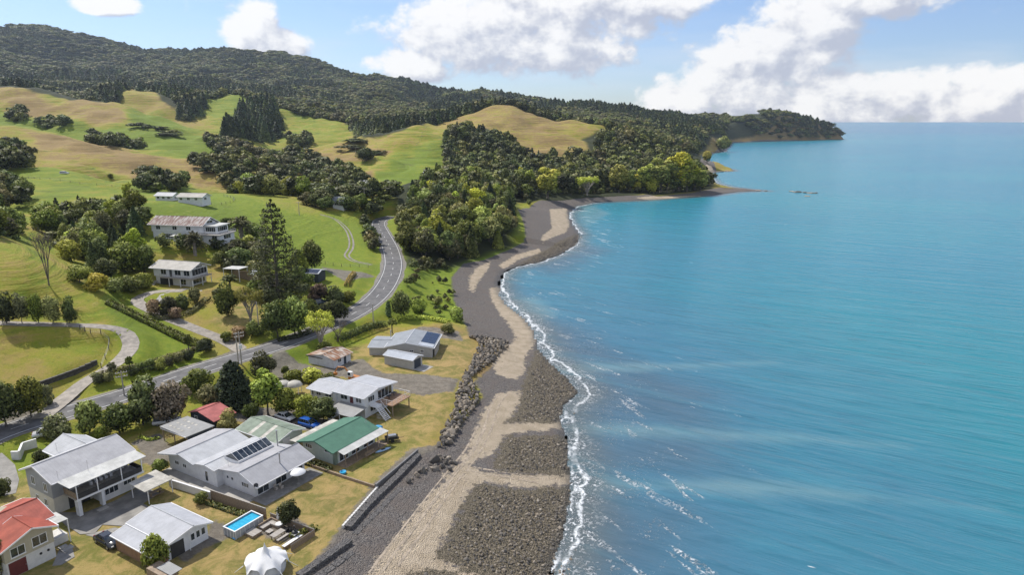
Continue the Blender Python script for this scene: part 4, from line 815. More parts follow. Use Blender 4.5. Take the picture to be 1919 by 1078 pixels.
M_brick=boards('brown_brick',(.27,.165,.10),.15,2,.15,.2); M_wood=mat('weathered_timber',col=(.27,.20,.135),var=.25,scale=3,grime=.3); M_deck=mat('deck_timber',col=(.30,.18,.10),var=.25,scale=3,grime=.25); M_greywood=mat('grey_timber',col=(.36,.33,.29),var=.2,scale=3,grime=.2); M_steel=mat('steel',col=(.38,.38,.38),metal=.6,rough=.35,var=.1); M_black=mat('black_plastic',col=(.02,.02,.022),rough=.5); M_rdoor=mat('dark_red_door',col=(.12,.022,.02),var=.1)
M_dark=mat('shade_and_balustrade',col=(.035,.034,.033),var=.2)  # flat dark for painted shade of garage openings, and for balustrades
# ---------------------------------------------------------------- mesh helpers for built things
def box_vf(v,f,x0,x1,y0,y1,z0,z1):
    k=len(v); v+=[(x0,y0,z0),(x1,y0,z0),(x1,y1,z0),(x0,y1,z0),(x0,y0,z1),(x1,y0,z1),(x1,y1,z1),(x0,y1,z1)]
    f+=[tuple(k+i for i in q) for q in ((0,3,2,1),(4,5,6,7),(0,1,5,4),(1,2,6,5),(2,3,7,6),(3,0,4,7))]
def boxes(nm,lst,m,parent):
    v=[];f=[]
    for b in lst: box_vf(v,f,*b)
    return obj(nm,pyd(nm,v,f),m,parent)
def slab(nm,p,th,m,parent):
    p=[tuple(map(float,q)) for q in p]; n=len(p); v=list(p)+[(q[0],q[1],q[2]-th) for q in p]
    f=[tuple(range(n)),tuple(range(2*n-1,n-1,-1))]+[(i,i+n,(i+1)%n+n,(i+1)%n) for i in range(n)]
    me=pyd(nm,v,f); 
    bm=bmesh.new(); bm.from_mesh(me); bmesh.ops.recalc_face_normals(bm,faces=bm.faces); bm.to_mesh(me); bm.free()
    return obj(nm,me,m,parent)
def prism(nm,prof,axis,a0,a1,m,parent):
    """profile (h,z) swept along axis between a0 and a1"""
    n=len(prof); P3=(lambda h,z,a:(a,h,z)) if axis=='x' else (lambda h,z,a:(h,a,z))
    v=[P3(h,z,a0) for h,z in prof]+[P3(h,z,a1) for h,z in prof]
    f=[tuple(range(n)),tuple(range(2*n-1,n-1,-1))]+[(i,(i+1)%n,(i+1)%n+n,i+n) for i in range(n)]
    me=pyd(nm,v,f); bm=bmesh.new(); bm.from_mesh(me); bmesh.ops.recalc_face_normals(bm,faces=bm.faces); bm.to_mesh(me); bm.free()
    return obj(nm,me,m,parent)
def bar(nm,p0,p1,r,m,parent,n=6,r1=None):
    v=[];f=[]; tube(v,f,p0,p1,r,r if r1 is None else r1,n); return obj(nm,pyd(nm,v,f),m,parent)
class B:
    def __init__(s,name,label,cat,o,ang,z=3.5,group=None): s.r=empty(name,(o[0],o[1],z),R(ang),label,cat,group)
    def box(s,nm,x0,x1,y0,y1,z0,z1,m,parent=None): return boxes(nm,[(x0,x1,y0,y1,z0,z1)],m,parent or s.r)
    def roof(s,axis,prof,a0,a1,m,th=.10,cap=None,fascia=M_fas):
        """prof: list of (across, z) points; one sheet between each two; ridge caps at the local tops"""
        for i,((h0,z0),(h1,z1)) in enumerate(zip(prof[:-1],prof[1:])):
            mm=m[i] if isinstance(m,list) else m
            q=[(a0,h0,z0),(a1,h0,z0),(a1,h1,z1),(a0,h1,z1)]
            if axis=='y': q=[(y,x,z) for x,y,z in q]
            r=slab('roof',q,th,mm,s.r)
        for i in range(1,len(prof)-1):
            if prof[i][1]>prof[i-1][1] and prof[i][1]>prof[i+1][1]:
                h,z=prof[i]; lo=(a0-.02,h,z+.015); hi=(a1+.02,h,z+.015)
                if axis=='y': lo=(h,a0-.02,z+.015); hi=(h,a1+.02,z+.015)
                bar('ridge_cap',lo,hi,.09,cap or (m[0] if isinstance(m,list) else m),s.r,6)
        if fascia:
            for a in (a0-.03,a1+.03):
                v=[];f=[]
                for (h0,z0),(h1,z1) in zip(prof[:-1],prof[1:]):
                    k=len(v)
                    for aa in (a-.025,a+.025):
                        for hh,zz in ((h0,z0+.02),(h1,z1+.02),(h1,z1-.2),(h0,z0-.2)): v.append((aa,hh,zz) if axis=='x' else (hh,aa,zz))
                    f+=[tuple(k+i for i in q) for q in ((0,1,2,3),(7,6,5,4),(0,4,5,1),(1,5,6,2),(2,6,7,3),(3,7,4,0))]
                obj('fascia',pyd('fascia',v,f),fascia,s.r)
            for h,z in (prof[0],prof[-1]):
                sg=1 if h==max(prof[0][0],prof[-1][0]) else -1
                bx=(a0,a1,min(h,h+.12*sg),max(h,h+.12*sg),z-.15,z-.01)
                if axis=='y': bx=(bx[2],bx[3],bx[0],bx[1],bx[4],bx[5])
                boxes('gutter',[bx],fascia,s.r)
    def win(s,face,pos,a0,a1,z0,z1,n=2,frame=None,nm='window',rows=1):
        frame=frame or M_trim; ax,sg=face[0],(1 if face[1]=='+' else -1); lst=[]
        def bx(p0,p1,b0,b1,c0,c1):
            p0,p1=sorted((pos+sg*p0,pos+sg*p1)); return (p0,p1,b0,b1,c0,c1) if ax=='x' else (b0,b1,p0,p1,c0,c1)
        t=.07
        lst+=[bx(-.02,.06,a0,a1,z0,z0+t),bx(-.02,.06,a0,a1,z1-t,z1),bx(-.02,.06,a0,a0+t,z0+t,z1-t),bx(-.02,.06,a1-t,a1,z0+t,z1-t)]
        for i in range(1,n): c=a0+(a1-a0)*i/n; lst.append(bx(-.02,.055,c-.03,c+.03,z0+t,z1-t))
        for i in range(1,rows): c=z0+(z1-z0)*i/rows; lst.append(bx(-.02,.05,a0+t,a1-t,c-.025,c+.025))
        w_=boxes(nm,lst,frame,s.r); v=[];f=[]; box_vf(v,f,*bx(-.02,.02,a0+.03,a1-.03,z0+.03,z1-.03)); obj('pane',pyd('pane',v,f),M_glass,w_)
        boxes('sill',[bx(-.02,.11,a0-.05,a1+.05,z0-.06,z0)],frame,w_); return w_
    def door(s,face,pos,a0,a1,z1,m,z0=0.05,nm='door'):
        ax,sg=face[0],(1 if face[1]=='+' else -1)
        def bx(p0,p1,b0,b1,c0,c1):
            p0,p1=sorted((pos+sg*p0,pos+sg*p1)); return (p0,p1,b0,b1,c0,c1) if ax=='x' else (b0,b1,p0,p1,c0,c1)
        d=boxes(nm,[bx(-.02,.04,a0,a1,z0,z1)],m,s.r); boxes('handle',[bx(.04,.09,a1-.16,a1-.10,z0+.95,z0+1.05)],M_steel,d); return d
    def posts(s,pts,z0,z1,r,m,nm='post'):
        for x,y in pts: boxes(nm,[(x-r,x+r,y-r,y+r,z0,z1)],m,s.r)
    def rail(s,path,z0,h,m,step=1.2,bars=0,nm='railing',r=.03):
        v=[];f=[]
        for (x0,y0),(x1,y1) in zip(path[:-1],path[1:]):
            L=math.hypot(x1-x0,y1-y0); k=max(1,int(round(L/step)))
            tube(v,f,(x0,y0,z0+h),(x1,y1,z0+h),r*1.2,r*1.2,5)
            for b in range(bars): zz=z0+h*(b+.5)/(bars+.5); tube(v,f,(x0,y0,zz),(x1,y1,zz),r*.6,r*.6,4)
            for i in range(k+1): t=i/k; tube(v,f,(x0+(x1-x0)*t,y0+(y1-y0)*t,z0),(x0+(x1-x0)*t,y0+(y1-y0)*t,z0+h),r,r,5)
        return obj(nm,pyd(nm,v,f),m,s.r)
    def antenna(s,x,y,z,h=1.6):
        a=bar('aerial',(x,y,z),(x,y,z+h),.022,M_steel,s.r,5); boxes('aerial_bars',[(x-.35,x+.35,y-.01,y+.01,z+h-.1-.22*i,z+h-.08-.22*i) for i in range(3)],M_steel,a)
    def flue(s,x,y,z0,z1,m=None):
        q=bar('flue',(x,y,z0),(x,y,z1),.11,m or M_steel,s.r,8); bar('cowl',(x,y,z1+.05),(x,y,z1+.16),.18,m or M_steel,q,8)
def planks(nm,x0,x1,y0,y1,z,m,parent,along='x',pw=.14,gap=.02,th=.035):
    """separate boards sharing one mesh"""
    n=max(1,int(((y1-y0) if along=='x' else (x1-x0))/(pw+gap))); v=[];f=[]
    if along=='x': box_vf(v,f,0,x1-x0,0,pw,0,th)
    else: box_vf(v,f,0,pw,0,y1-y0,0,th)
    me=pyd(nm,v,f); me.materials.append(m)
    for i in range(n):
        o=obj(nm,me,None,parent); o.location=(x0,y0+i*(pw+gap),z) if along=='x' else (x0+i*(pw+gap),y0,z)
# ---------------------------------------------------------------- two-storey house with veranda
h=B('two_storey_house','two-storey white and grey house with long veranda and pale grey roof','house',(-73.77,93.62),59)
h.box('lower_wall',.25,11.3,-7.3,-.1,-.3,2.65,W_cream); h.box('garage_shade_sheet',2.2,5.2,-7.36,-7.3,0,2.3,M_dark)  # dark sheet on the wall: painted shade of the open garage
prism('upper_wall',[(-.1,2.65),(-7.4,2.65),(-7.4,5.75),(-3.77,6.95),(-.1,5.45)],'x',.2,11.35,W_grey,h.r)
h.box('front_room',5.6,11.2,-9.9,-7.31,-.3,2.6,W_white)
h.win('y-',-9.9,6.1,8.2,.9,2.1,3,M_trim); h.win('y-',-9.9,9.0,10.9,1.2,2.1,3,M_trim)
h.win('x-',.2,-2.6,-1.5,3.5,4.9,2); h.win('x-',.2,-6.1,-5.1,3.3,4.7,2); h.win('x-',.25,-2.9,-2.0,.8,1.9,2); h.win('x-',.25,-5.4,-4.5,.8,1.9,2)
h.box('deck',1.6,11.6,-11.2,-7.42,2.66,2.88,M_greywood); h.box('deck_edge',1.5,11.7,-11.28,-11.2,2.62,2.9,M_trim)
h.box('pillar',1.75,2.25,-11.0,-10.1,-.2,2.66,W_white); h.box('pillar',5.2,5.6,-10.9,-9.9,-.2,2.66,W_white)
h.posts([(1.75,-11.15),(4.7,-11.15),(8.3,-11.15),(11.5,-11.15)],2.9,5.15,.06,M_trim)
h.box('balustrade',1.7,11.5,-11.17,-11.13,2.95,3.75,M_dark); h.box('balustrade',1.62,1.66,-11.1,-7.6,2.95,3.9,M_wood); h.box('balustrade',11.5,11.54,-11.1,-7.6,2.95,3.8,M_dark)
for i,(a,b) in enumerate([(2.2,3.8),(4.4,6.6),(7.2,8.2),(8.8,10.6)]): h.win('y-',-7.4,a,b,2.95 if i!=1 else 3.4,5.0,3)
h.roof('x',[(.72,5.35),(-3.77,7.2),(-8.9,5.72)],-.35,12.1,R_pale)
slab('veranda_roof',[(.35,-8.9,5.74),(12.0,-8.9,5.74),(12.2,-11.5,5.28),(.75,-11.5,5.28)],.07,R_light,h.r)
h.antenna(.9,-8.3,5.8,1.3); h.antenna(4.6,-9.3,5.6,1.8)
boxes('ramp',[(3.9,5.4,-12.2,-11.3,-.05,.12)],M_concrete,h.r)
for i in range(5): boxes('deck_chair',[(4.9+.75*i,5.3+.75*i,-8.6,-8.2,2.89,3.35),(4.9+.75*i,5.3+.75*i,-8.2,-8.12,3.35,3.85)],M_trim,h.r)
h=B('garage','low white gabled garage tucked behind the two-storey house','garage',(-73.77,93.62),59)
prism('wall',[(7.2,-.3),(12.9,-.3),(12.9,3.2),(10,4.75),(7.2,3.2)],'y',1.1,8.5,W_white,h.r); h.roof('y',[(6.6,3.3),(10.05,4.95),(13.4,3.3)],.85,9.0,R_white); h.win('y+',8.5,8.5,10.5,1.2,2.2,2); h.door('x-',7.2,4,5,2.1,M_trim); h.antenna(7.4,6,3.6,1.5)
# ---------------------------------------------------------------- red roofed house
h=B('red_roofed_house','beige house with red iron roof at the lower left corner','house',(-60.76,79.92),59)
prism('upper_wall',[(-5.6,2.3),(.15,2.3),(.15,4.55),(-2.3,5.55),(-5.6,4.3)],'y',.1,9.8,W_beige,h.r); h.box('lower_wall',-5.5,.1,.15,9.7,-.3,2.3,W_block)
h.box('back_wing_wall',-11,1.0,3.0,9.9,-.3,4.3,W_beige)
h.win('y-',.1,-4.9,-3.2,2.7,4.0,2); h.win('y-',.1,-2.4,-.6,2.8,4.2,2); h.door('y-',.15,-5.3,-3.3,2.1,M_rdoor,nm='garage_door')
for x in (-1.6,-.7): bar('vent',(x,.16,1.5),(x,.05,1.5),.16,M_black,h.r,10)
h.roof('y',[(-6.1,4.35),(-2.3,5.85),(.65,4.6)],-.45,4.6,[R_red,R_red]); h.roof('x',[(2.2,4.7),(6.6,5.95),(11.2,4.5)],-11.4,1.6,[R_redx,R_redx])
slab('porch_roof',[(1.5,2.0,3.6),(3.0,2.0,3.5),(3.0,5.2,3.5),(1.5,5.2,3.6)],.08,R_light,h.r); h.posts([(2.9,2.1),(2.9,5.1)],-.1,3.42,.06,M_trim); h.box('porch_wall',1.1,2.9,2.6,5,0,1.1,W_block)
boxes('step',[(1.0,2.4,.2,1.2,-.05,.17),(1.0,2.0,.9,1.6,.17,.34)],M_concrete,h.r)
# ---------------------------------------------------------------- flat carport with stained roof
h=B('patio_shelter','flat white roofed patio shelter with stained roof on slim posts','shelter',(-55.60,93.27),59)
slab('roof',[(-.6,-.9,2.42),(4.1,-.8,2.42),(4.1,3.8,2.62),(-.6,3.4,2.62)],.12,R_stain,h.r); h.posts([(0,-.6),(3.9,-.5),(-.3,3.1),(3.9,3.5)],-.2,2.4,.055,M_trim)
boxes('picnic_table',[(1.0,3.0,.6,1.3,.7,.76),(1.0,3.0,.1,.35,.42,.46),(1.0,3.0,1.55,1.8,.42,.46),(1.2,1.3,.15,1.75,.3,.36),(2.7,2.8,.15,1.75,.3,.36),(1.2,1.3,.7,1.2,-.05,.7),(2.7,2.8,.7,1.2,-.05,.7)],M_wood,h.r)
# ---------------------------------------------------------------- white cottage
h=B('white_cottage','small white cottage with pale low gable roof and brown brick end','cottage',(-53.48,81.35),59)
prism('wall',[(2.3,-.3),(8.2,-.3),(8.2,2.3),(5.8,3.1),(2.3,2.55)],'y',-8.1,.5,W_white,h.r); h.box('brick_wall',.15,2.3,-8.0,.3,-.3,2.1,M_brick)
h.box('doorway_shade_sheet',2.7,4.6,-8.16,-8.1,0,2.1,M_dark);  # flat dark sheet, shade inside the open door put into colour
for a in (5.6,6.4,7.2): h.win('y-',-8.1,a,a+.65,1.0,2.1,1)
h.roof('y',[(-.15,2.18),(2.2,2.62)],-8.4,.85,R_whitey,cap=R_white); h.roof('y',[(2.15,2.72),(5.9,3.42),(8.75,2.42)],-8.65,1.0,R_whitey,cap=R_white)
bar('post',(5.2,-8.5,-.1),(5.2,-8.5,2.9),.05,M_trim,h.r); 
h=B('fenced_shed','small brown timber shed with flat slatted roof beside the cottage','shed',(-42.4,74.3),59)
h.box('wall',-1.0,.8,0.3,3.9,-.3,1.6,M_wood); slab('roof',[(-.4,-.3,1.75),(1.2,-.3,1.75),(1.2,2.6,1.75),(-.4,2.6,1.75)],.08,R_corr,h.r)
# ---------------------------------------------------------------- long white house with skylight
h=B('long_white_house','long low white house with glass roof lantern and pale grey folded roof','house',(-39.51,95.19),59)
prism('front_wall',[(.0,-.3),(.0,2.5),(2.2,3.85),(7.5,3.0),(7.5,-.3)],'x',-.35,9.6,W_white,h.r); prism('rear_wall',[(7.5,-.3),(7.5,2.95),(9.7,3.35),(12,2.95),(16,3.85),(20.0,2.85),(20.0,-.3)],'x',-1.5,8.6,W_white,h.r)
h.roof('x',[(-1.7,2.52),(2.2,4.0)],-1.2,10.4,R_pale); h.roof('x',[(2.2,3.99),(7.5,3.12)],-1.2,9.5,R_pale,fascia=None); h.roof('x',[(7.5,3.14),(9.7,3.5),(12.0,3.12)],-1.9,9.2,R_white); h.roof('x',[(12.0,3.10),(16,4.0)],-2.4,8.4,R_white,fascia=None); h.roof('x',[(16,4.01),(21.2,2.78)],-2.6,8.4,R_pale)
bar('ridge_cap',(-1.2,2.2,4.03),(10.4,2.2,4.03),.08,R_pale,h.r); bar('ridge_cap',(-2.5,16,4.04),(8.4,16,4.04),.08,R_pale,h.r)
lan=h.box('roof_lantern',1.3,8.2,5.5,9.1,2.8,3.75,M_fas)
prism('lantern_glass',[(5.6,3.76),(9.0,3.76),(7.3,4.75)],'x',1.4,8.1,M_glass,lan)
boxes('glazing_bars',[(1.3,8.2,7.26,7.34,4.72,4.80)]+[(1.32,8.18,5.5,5.62,3.74,3.84),(1.32,8.18,8.98,9.1,3.74,3.84)],M_fas,lan)
for i in range(8):
    x=1.4+i*.957
    for s_ in (5.58,9.02): bar('glazing_bar',(x,s_,3.82),(x,7.3,4.78),.035,M_fas,lan,4)
h.flue(8.6,5.0,3.3,6.2); h.flue(5.0,.3,3.2,4.9); h.antenna(.1,6.5,3.2,1.4)
dish=bar('satellite_dish',(-1.0,-1.3,2.75),(-1.12,-1.4,2.82),.36,M_black,h.r,12,.30)
for a,b,z0,z1,n in [(17.2,18.3,1.2,1.9,2),(15.2,16.2,1.2,1.9,2)]: h.win('x-',-1.5,a,b,z0,z1,n)
h.win('x-',-1.5,9.6,10.4,.4,2.2,1,nm='glass_door')
for a,b,z0,z1,n in [(6.0,6.6,1.4,2.0,1),(4.9,5.5,1.4,2.0,1),(1.3,3.0,1.1,1.9,3)]: h.win('x-',-.35,a,b,z0,z1,n)
for a,b,n in [(.1,2.3,2),(3.6,5.8,2),(7.3,9.2,2)]: h.win('y-',.0,a,b,.1,2.15,n,nm='sliding_door')
h.box('patio',-1.2,10.5,-3.4,-.02,-.25,.06,M_patio); h.box('side_path',-3.6,-.4,-.5,20,-.25,.045,M_concrete)
for i,(x,y) in enumerate([(2.6,-1.2),(3.3,-1.6)]): boxes('patio_chair',[(x,x+.5,y,y+.5,.06,.5),(x,x+.5,y+.45,y+.5,.5,.95)],M_greywood,h.r)
# ---------------------------------------------------------------- boat carport, red shed, green shed
h=B('boat_carport','grey roofed open carport with a boat parked inside','carport',(-62.08,112.19),59)
slab('roof',[(.9,-5.0,2.55),(6.5,-5.2,2.55),(6.1,2.2,2.9),(.7,2.4,2.9)],.1,R_corr,h.r); 
for i in range(4):
    for j in range(3): slab('roof_light',[(1.7+j*1.4,-2.6+i*1.1,2.70+i*.052),(2.2+j*1.4,-2.6+i*1.1,2.70+i*.052),(2.2+j*1.4,-2.1+i*1.1,2.724+i*.052),(1.7+j*1.4,-2.1+i*1.1,2.724+i*.052)],.03,R_stain,h.r)
boxes('gutter',[(.78,.9,-5.0,2.3,2.40,2.56)],M_fas,h.r); h.posts([(1.1,-4.8),(1.1,-1.2),(1.1,2.1),(6.2,-4.9),(6.0,2.0)],-.2,2.5,.07,M_wood); h.box('back_wall',6.15,6.25,-4.9,2.0,-.2,2.45,W_dark); h.box('side_wall',1.2,6.1,-5.02,-4.92,-.2,2.4,W_dark)
h=B('red_shed','small shed with faded red roof behind the olive tree','shed',(-63.06,123.23),59)
prism('wall',[(-9.0,-.3),(-1.8,-.3),(-1.8,2.2),(-4.6,3.05),(-9.0,2.1)],'x',-.6,3.8,W_dark,h.r); h.roof('x',[(-9.4,2.15),(-4.6,3.2),(-1.5,2.3)],-1.0,4.0,R_pink,fascia=None); h.win('x-',-.6,-4,-3,1,1.9,2)
h=B('green_shed','garage with faded green roof and clear roofing strips','shed',(-51.21,118.40),59)
prism('wall',[(-2.5,-.3),(3.1,-.3),(3.1,2.3),(.6,3.05),(-2.5,2.2)],'y',-13.5,-3.4,W_green,h.r); h.roof('y',[(-3.1,2.25),(.6,3.25),(3.6,2.35)],-13.9,-3.0,[R_palegreen,R_palegreen])
for y in (-6.4,-9.6): slab('clear_strip',[(-3.05,y,2.285),(.5,y,3.245),(.5,y-.8,3.245),(-3.05,y-.8,2.285)],.02,R_stain,h.r)
h.door('y-',-13.5,-1.4,.2,2.1,M_trim,nm='garage_door')
# ---------------------------------------------------------------- green roofed house
h=B('green_roofed_house','white house with dark green iron roof and clear veranda roof','house',(-29.61,105.36),59)
prism('wall',[(.0,-.3),(.0,2.75),(3.6,3.85),(7.7,2.75),(7.7,-.3)],'x',-.4,9.4,W_green,h.r); h.roof('x',[(-.55,2.85),(3.6,4.05),(7.9,2.85)],-1.5,9.9,R_green,fascia=R_green)
slab('veranda_roof',[(-.4,-.5,2.80),(10.3,-.6,2.80),(10.5,-2.4,2.45),(-.4,-2.1,2.45)],.06,R_light,h.r); h.roof('x',[(8.05,2.62),(9.9,2.5)],-1.4,8.9,R_stain,fascia=None)
h.posts([(.0,-2.0),(2.6,-2.05),(5.2,-2.1),(7.8,-2.2),(10.2,-2.3)],-.2,2.44,.06,M_wood); h.posts([(0,9.7),(4,9.7),(8.5,9.7)],-.2,2.42,.06,M_trim)
h.box('deck',-.3,10.4,-2.3,-.02,-.2,.10,M_wood); h.win('x-',-.4,5.4,7.0,1.6,2.4,3); h.win('x-',-.4,1.2,2.4,1.9,2.6,2)
for a,b in [(.5,2.6),(3.4,5.4),(6.4,8.9)]: h.win('y-',.0,a,b,.2,2.2,2,nm='sliding_door')
h.box('corner_post',-.46,.1,-.06,.5,-.2,2.7,R_palegreen); h.antenna(8.9,1.5,3.4,1.0)
# ---------------------------------------------------------------- white two-storey house with deck
h=B('white_deck_house','white two-storey house with white ribbed roof and raised timber deck','house',(-28.47,123.43),61)
prism('wall',[(.1,-.3),(8.9,-.3),(8.9,4.35),(3.8,5.05),(.1,4.35)],'y',.3,7.3,W_white,h.r); prism('wing_wall',[(-.3,-.3),(5.4,-.3),(5.4,3.95),(2.6,4.55),(-.3,3.95)],'y',7.3,14.2,W_white,h.r)
h.roof('y',[(-.5,4.45),(3.8,5.2),(9.8,4.45)],-.15,8.1,R_whitey,cap=M_fas); h.roof('y',[(-1.0,3.98),(2.6,4.72),(6.0,4.0)],8.12,14.6,R_whitey,cap=M_fas)
for a,b,z0,z1,n in [(1.0,2.5,3.0,4.0,2),(4.6,6.4,3.0,4.05,2)]: h.win('x-',.1,a,b,z0,z1,n)
h.door('x-',.1,3.2,4.0,4.2,M_rdoor,z0=2.6)
for a,b,z0,z1,n in [(8.4,10.2,2.9,3.6,2),(11.3,12.6,2.7,3.6,2),(13.3,13.8,2.4,3.6,1)]: h.win('x-',-.3,a,b,z0,z1,n)
h.win('y-',.3,1.1,3.0,2.9,4.1,3); h.win('y-',.3,4.0,8.4,2.45,4.4,4,nm='sliding_door'); h.win('y-',.3,1.6,3.4,.8,1.9,2)
h.box('deck',3.2,9.0,-4.0,.28,2.2,2.36,M_deck); planks('deck_board',3.2,9.0,-4.0,.26,2.36,M_deck,h.r,'x',.26,.03)
h.posts([(3.5,-3.8),(8.7,-3.8),(8.7,-1)],-.2,2.2,.08,M_wood); h.rail([(3.2,.2),(3.2,-3.95),(9.0,-3.95),(9.0,.2)],2.38,1.0,M_trim,1.3,2)
h.box('landing',1.2,3.1,-1.6,.2,2.2,2.36,M_trim); h.rail([(1.2,.2),(1.2,-1.6)],2.36,.95,M_trim,.5,1)
for i in range(9): boxes('stair_tread',[(1.3,2.6,-1.85-.25*i,-1.6-.25*i,2.1-.25*i,2.16-.25*i)],M_trim,h.r)
for x in (1.25,2.65): bar('stair_rail',(x,-1.6,3.25),(x,-3.9,1.0),.045,M_trim,h.r); bar('stair_string',(x,-1.6,2.2),(x,-3.9,-.05),.09,M_trim,h.r)
h.rail([(1.25,-1.7),(1.25,-3.9)],-.05,1.05,M_trim,.3,1,'stair_balusters',.025)
slab('lean_to_roof',[(-4.3,-.4,2.1),(-.1,-.4,2.6),(-.1,6.2,2.6),(-4.3,6.2,2.1)],.06,R_corr,h.r); h.posts([(-4.1,-.2),(-4.1,3),(-4.1,6)],-.2,2.05,.06,M_trim); h.box('lean_to_wall',-4.0,-.2,6.0,6.1,-.2,2.1,W_white)
for i,(x,y) in enumerate([(5.2,-1.6),(7.0,-1.4)]): boxes('deck_table',[(x,x+1.0,y,y+.8,3.05,3.1),(x+.45,x+.55,y+.35,y+.45,2.4,3.05)],M_black,h.r)
# ---------------------------------------------------------------- garage, rusty shed, solar house
h=B('single_garage','pale cream garage with blue-grey ribbed roof and dark roller door','garage',(-30.57,154.52),-28)
prism('wall',[(.1,-.3),(3.9,-.3),(3.9,2.4),(2.0,2.95),(.1,2.4)],'x',0,8.3,W_clad,h.r); h.roof('x',[(-.15,2.38),(2.0,3.08),(4.15,2.38)],-.2,8.5,R_blue); d=h.box('roller_door',8.28,8.36,.7,3.2,0,2.15,W_dark); h.box('apron',8.4,11.4,.1,4.1,-.2,.07,M_concrete)
h=B('rusty_shed','white tin shed with rust-streaked roof','shed',(-49.22,155.18),-28)
prism('wall',[(.3,-.3),(8.3,-.3),(8.3,2.15),(5.2,2.95),(.3,2.15)],'y',.2,6.0,W_tin,h.r); h.roof('y',[(-.1,2.2),(5.2,3.1),(8.75,2.2)],-.2,6.6,R_rust,fascia=None); h.box('barge',-.05,5.2,-.26,-.2,2.0,2.2,M_black); h.win('x+',8.3,1.5,2.7,1.0,1.9,2); h.door('x+',8.3,3.6,4.4,2.1,W_dark); h.box('step',8.4,9.4,4.9,5.5,-.1,.3,M_greywood)
h=B('solar_roof_house','grey clad house with dark solar panels on its grey roof','house',(-35.65,161.70),-4)
prism('wall',[(4.9,-.3),(16.2,-.3),(16.2,2.6),(9.6,3.65),(4.9,2.6)],'y',-1.3,9.5,W_clad,h.r); h.roof('y',[(4.4,2.55),(9.6,3.8),(16.7,2.55)],-1.6,9.8,R_grey,cap=M_fas)
h.box('wing_wall',.2,5.0,-.5,7.6,-.3,2.2,W_clad); h.roof('x',[(-.8,2.15),(3.4,2.75),(8.0,2.2)],-.1,5.2,sheet('grey_roof_wing',(.30,.32,.34),0,.5,.5))
for i in range(4):
    for j in range(2):
        x0=12.9+j*1.75; zf=lambda x:3.8-(x-9.6)*.176+.06; y0=1.2+i*2.1
        p=slab('solar_panel',[(x0,y0,zf(x0)),(x0+1.68,y0,zf(x0+1.68)),(x0+1.68,y0+2.03,zf(x0+1.68)),(x0,y0+2.03,zf(x0))],.05,M_solar,h.r)
slab('solar_panel',[(12.7,-1.3,3.32),(16.4,-1.3,2.68),(16.4,1.0,2.68),(12.7,1.0,3.32)],.05,R_blue,h.r)
for a in (10.6,13.2): h.win('y-',-1.3,a,a+.9,1.3,1.9,2)
h.win('x+',16.2,1,4,.2,2.1,3,nm='sliding_door'); h.win('x+',16.2,6,8,.9,2.1,2); h.flue(4.0,6.5,2.5,4.2); h.box('fence_panel',16.6,16.7,-.6,4.8,-.2,1.8,M_greywood)
# ---------------------------------------------------------------- hill houses
def hz(px,py): q=hit(px,py); return (q[0],q[1]),q[2]
o,z=hz(359,539)
h=B('hill_house','two-storey hill house with weathered grey gable roof and balcony','house',o,-16,z+.1)
h.box('lower_wall',-13.0,-.6,.6,7.2,-1.5,2.6,W_block); prism('upper_wall',[(.4,2.6),(7.4,2.6),(7.4,5.2),(3.9,6.5),(.4,5.2)],'x',-13.4,0,W_white,h.r); h.roof('x',[(-.5,5.15),(3.9,6.8),(8.3,5.15)],-14.2,.7,R_old)
h.box('deck',-10,1.6,-1.1,.35,2.45,2.62,M_greywood); h.box('deck',.02,1.6,.35,7.3,2.45,2.62,M_greywood); h.rail([(-10,-1.05),(1.55,-1.05),(1.55,7.2)],2.62,1.0,M_greywood,.8,2); h.posts([(1.4,-.9),(1.4,3.2),(1.4,7),(-3,-.9),(-7,-.9)],-1.5,2.45,.08,M_trim)
for a,b,n in [(-10.8,-8.8,2),(-5.8,-3.6,2),(-2.6,-.5,2)]: h.win('y-',.4,a,b,3.2,4.8,n)
h.door('y-',.4,-7.7,-6.8,4.9,M_dtrim,z0=2.7); h.win('x+',0,.8,7.0,3.1,5.0,5,rows=1); h.win('x+',0,2.6,5.2,5.1,5.9,3); h.win('y-',.6,-4.2,-2.2,.3,2.2,2); h.box('garage_shade_sheet',-11.5,-7,.52,.6,0,2.2,M_dark)  # thin dark sheet over the lower wall paints a garage's inner shade
h.win('x+',-.6,1.5,6.5,.4,2.2,4)
for i in range(8): boxes('step',[(-13.2+.0,-12.0,-.2-.4*i,.2-.4*i,1.0-.22*i,1.16-.22*i)],M_concrete,h.r)
h=B('white_awning','white flat awning beside the hill house','awning',(o[0]+5.5,o[1]+9.5),-16,z+.4)
slab('roof',[(0,0,3.3),(6,0,3.4),(6.4,4,3.5),(.2,4,3.4)],.1,R_light,h.r); h.posts([(.2,.2),(5.8,.2),(.3,3.8),(6,3.8)],-1.5,3.25,.07,M_trim); h.box('wall',1,8,3.7,3.85,-1.5,2.0,M_wood)
h=B('low_outbuilding','low grey roofed outbuilding right of the white awning','shed',(o[0]+13.5,o[1]+10),-16,z-.3)
prism('wall',[(0,-1),(4,-1),(4,2.1),(2,2.7),(0,2.1)],'x',0,5,M_wood,h.r); h.roof('x',[(-.3,2.1),(2,2.9),(4.3,2.1)],-.3,5.3,R_grey,fascia=None)
o,z=hz(340,449)
h=B('upper_hill_house','long white upper hill house with worn red-brown roof','house',o,-11,z)
h.box('lower_wall',-11,8,.5,8,-1.5,2.5,W_white); prism('upper_wall',[(.3,2.5),(8.2,2.5),(8.2,5.1),(4.2,7.0),(.3,5.1)],'x',-11.3,8.4,W_white,h.r); h.roof('x',[(-.7,4.95),(4.2,7.4),(9.2,4.95)],-12,9,R_oldred)
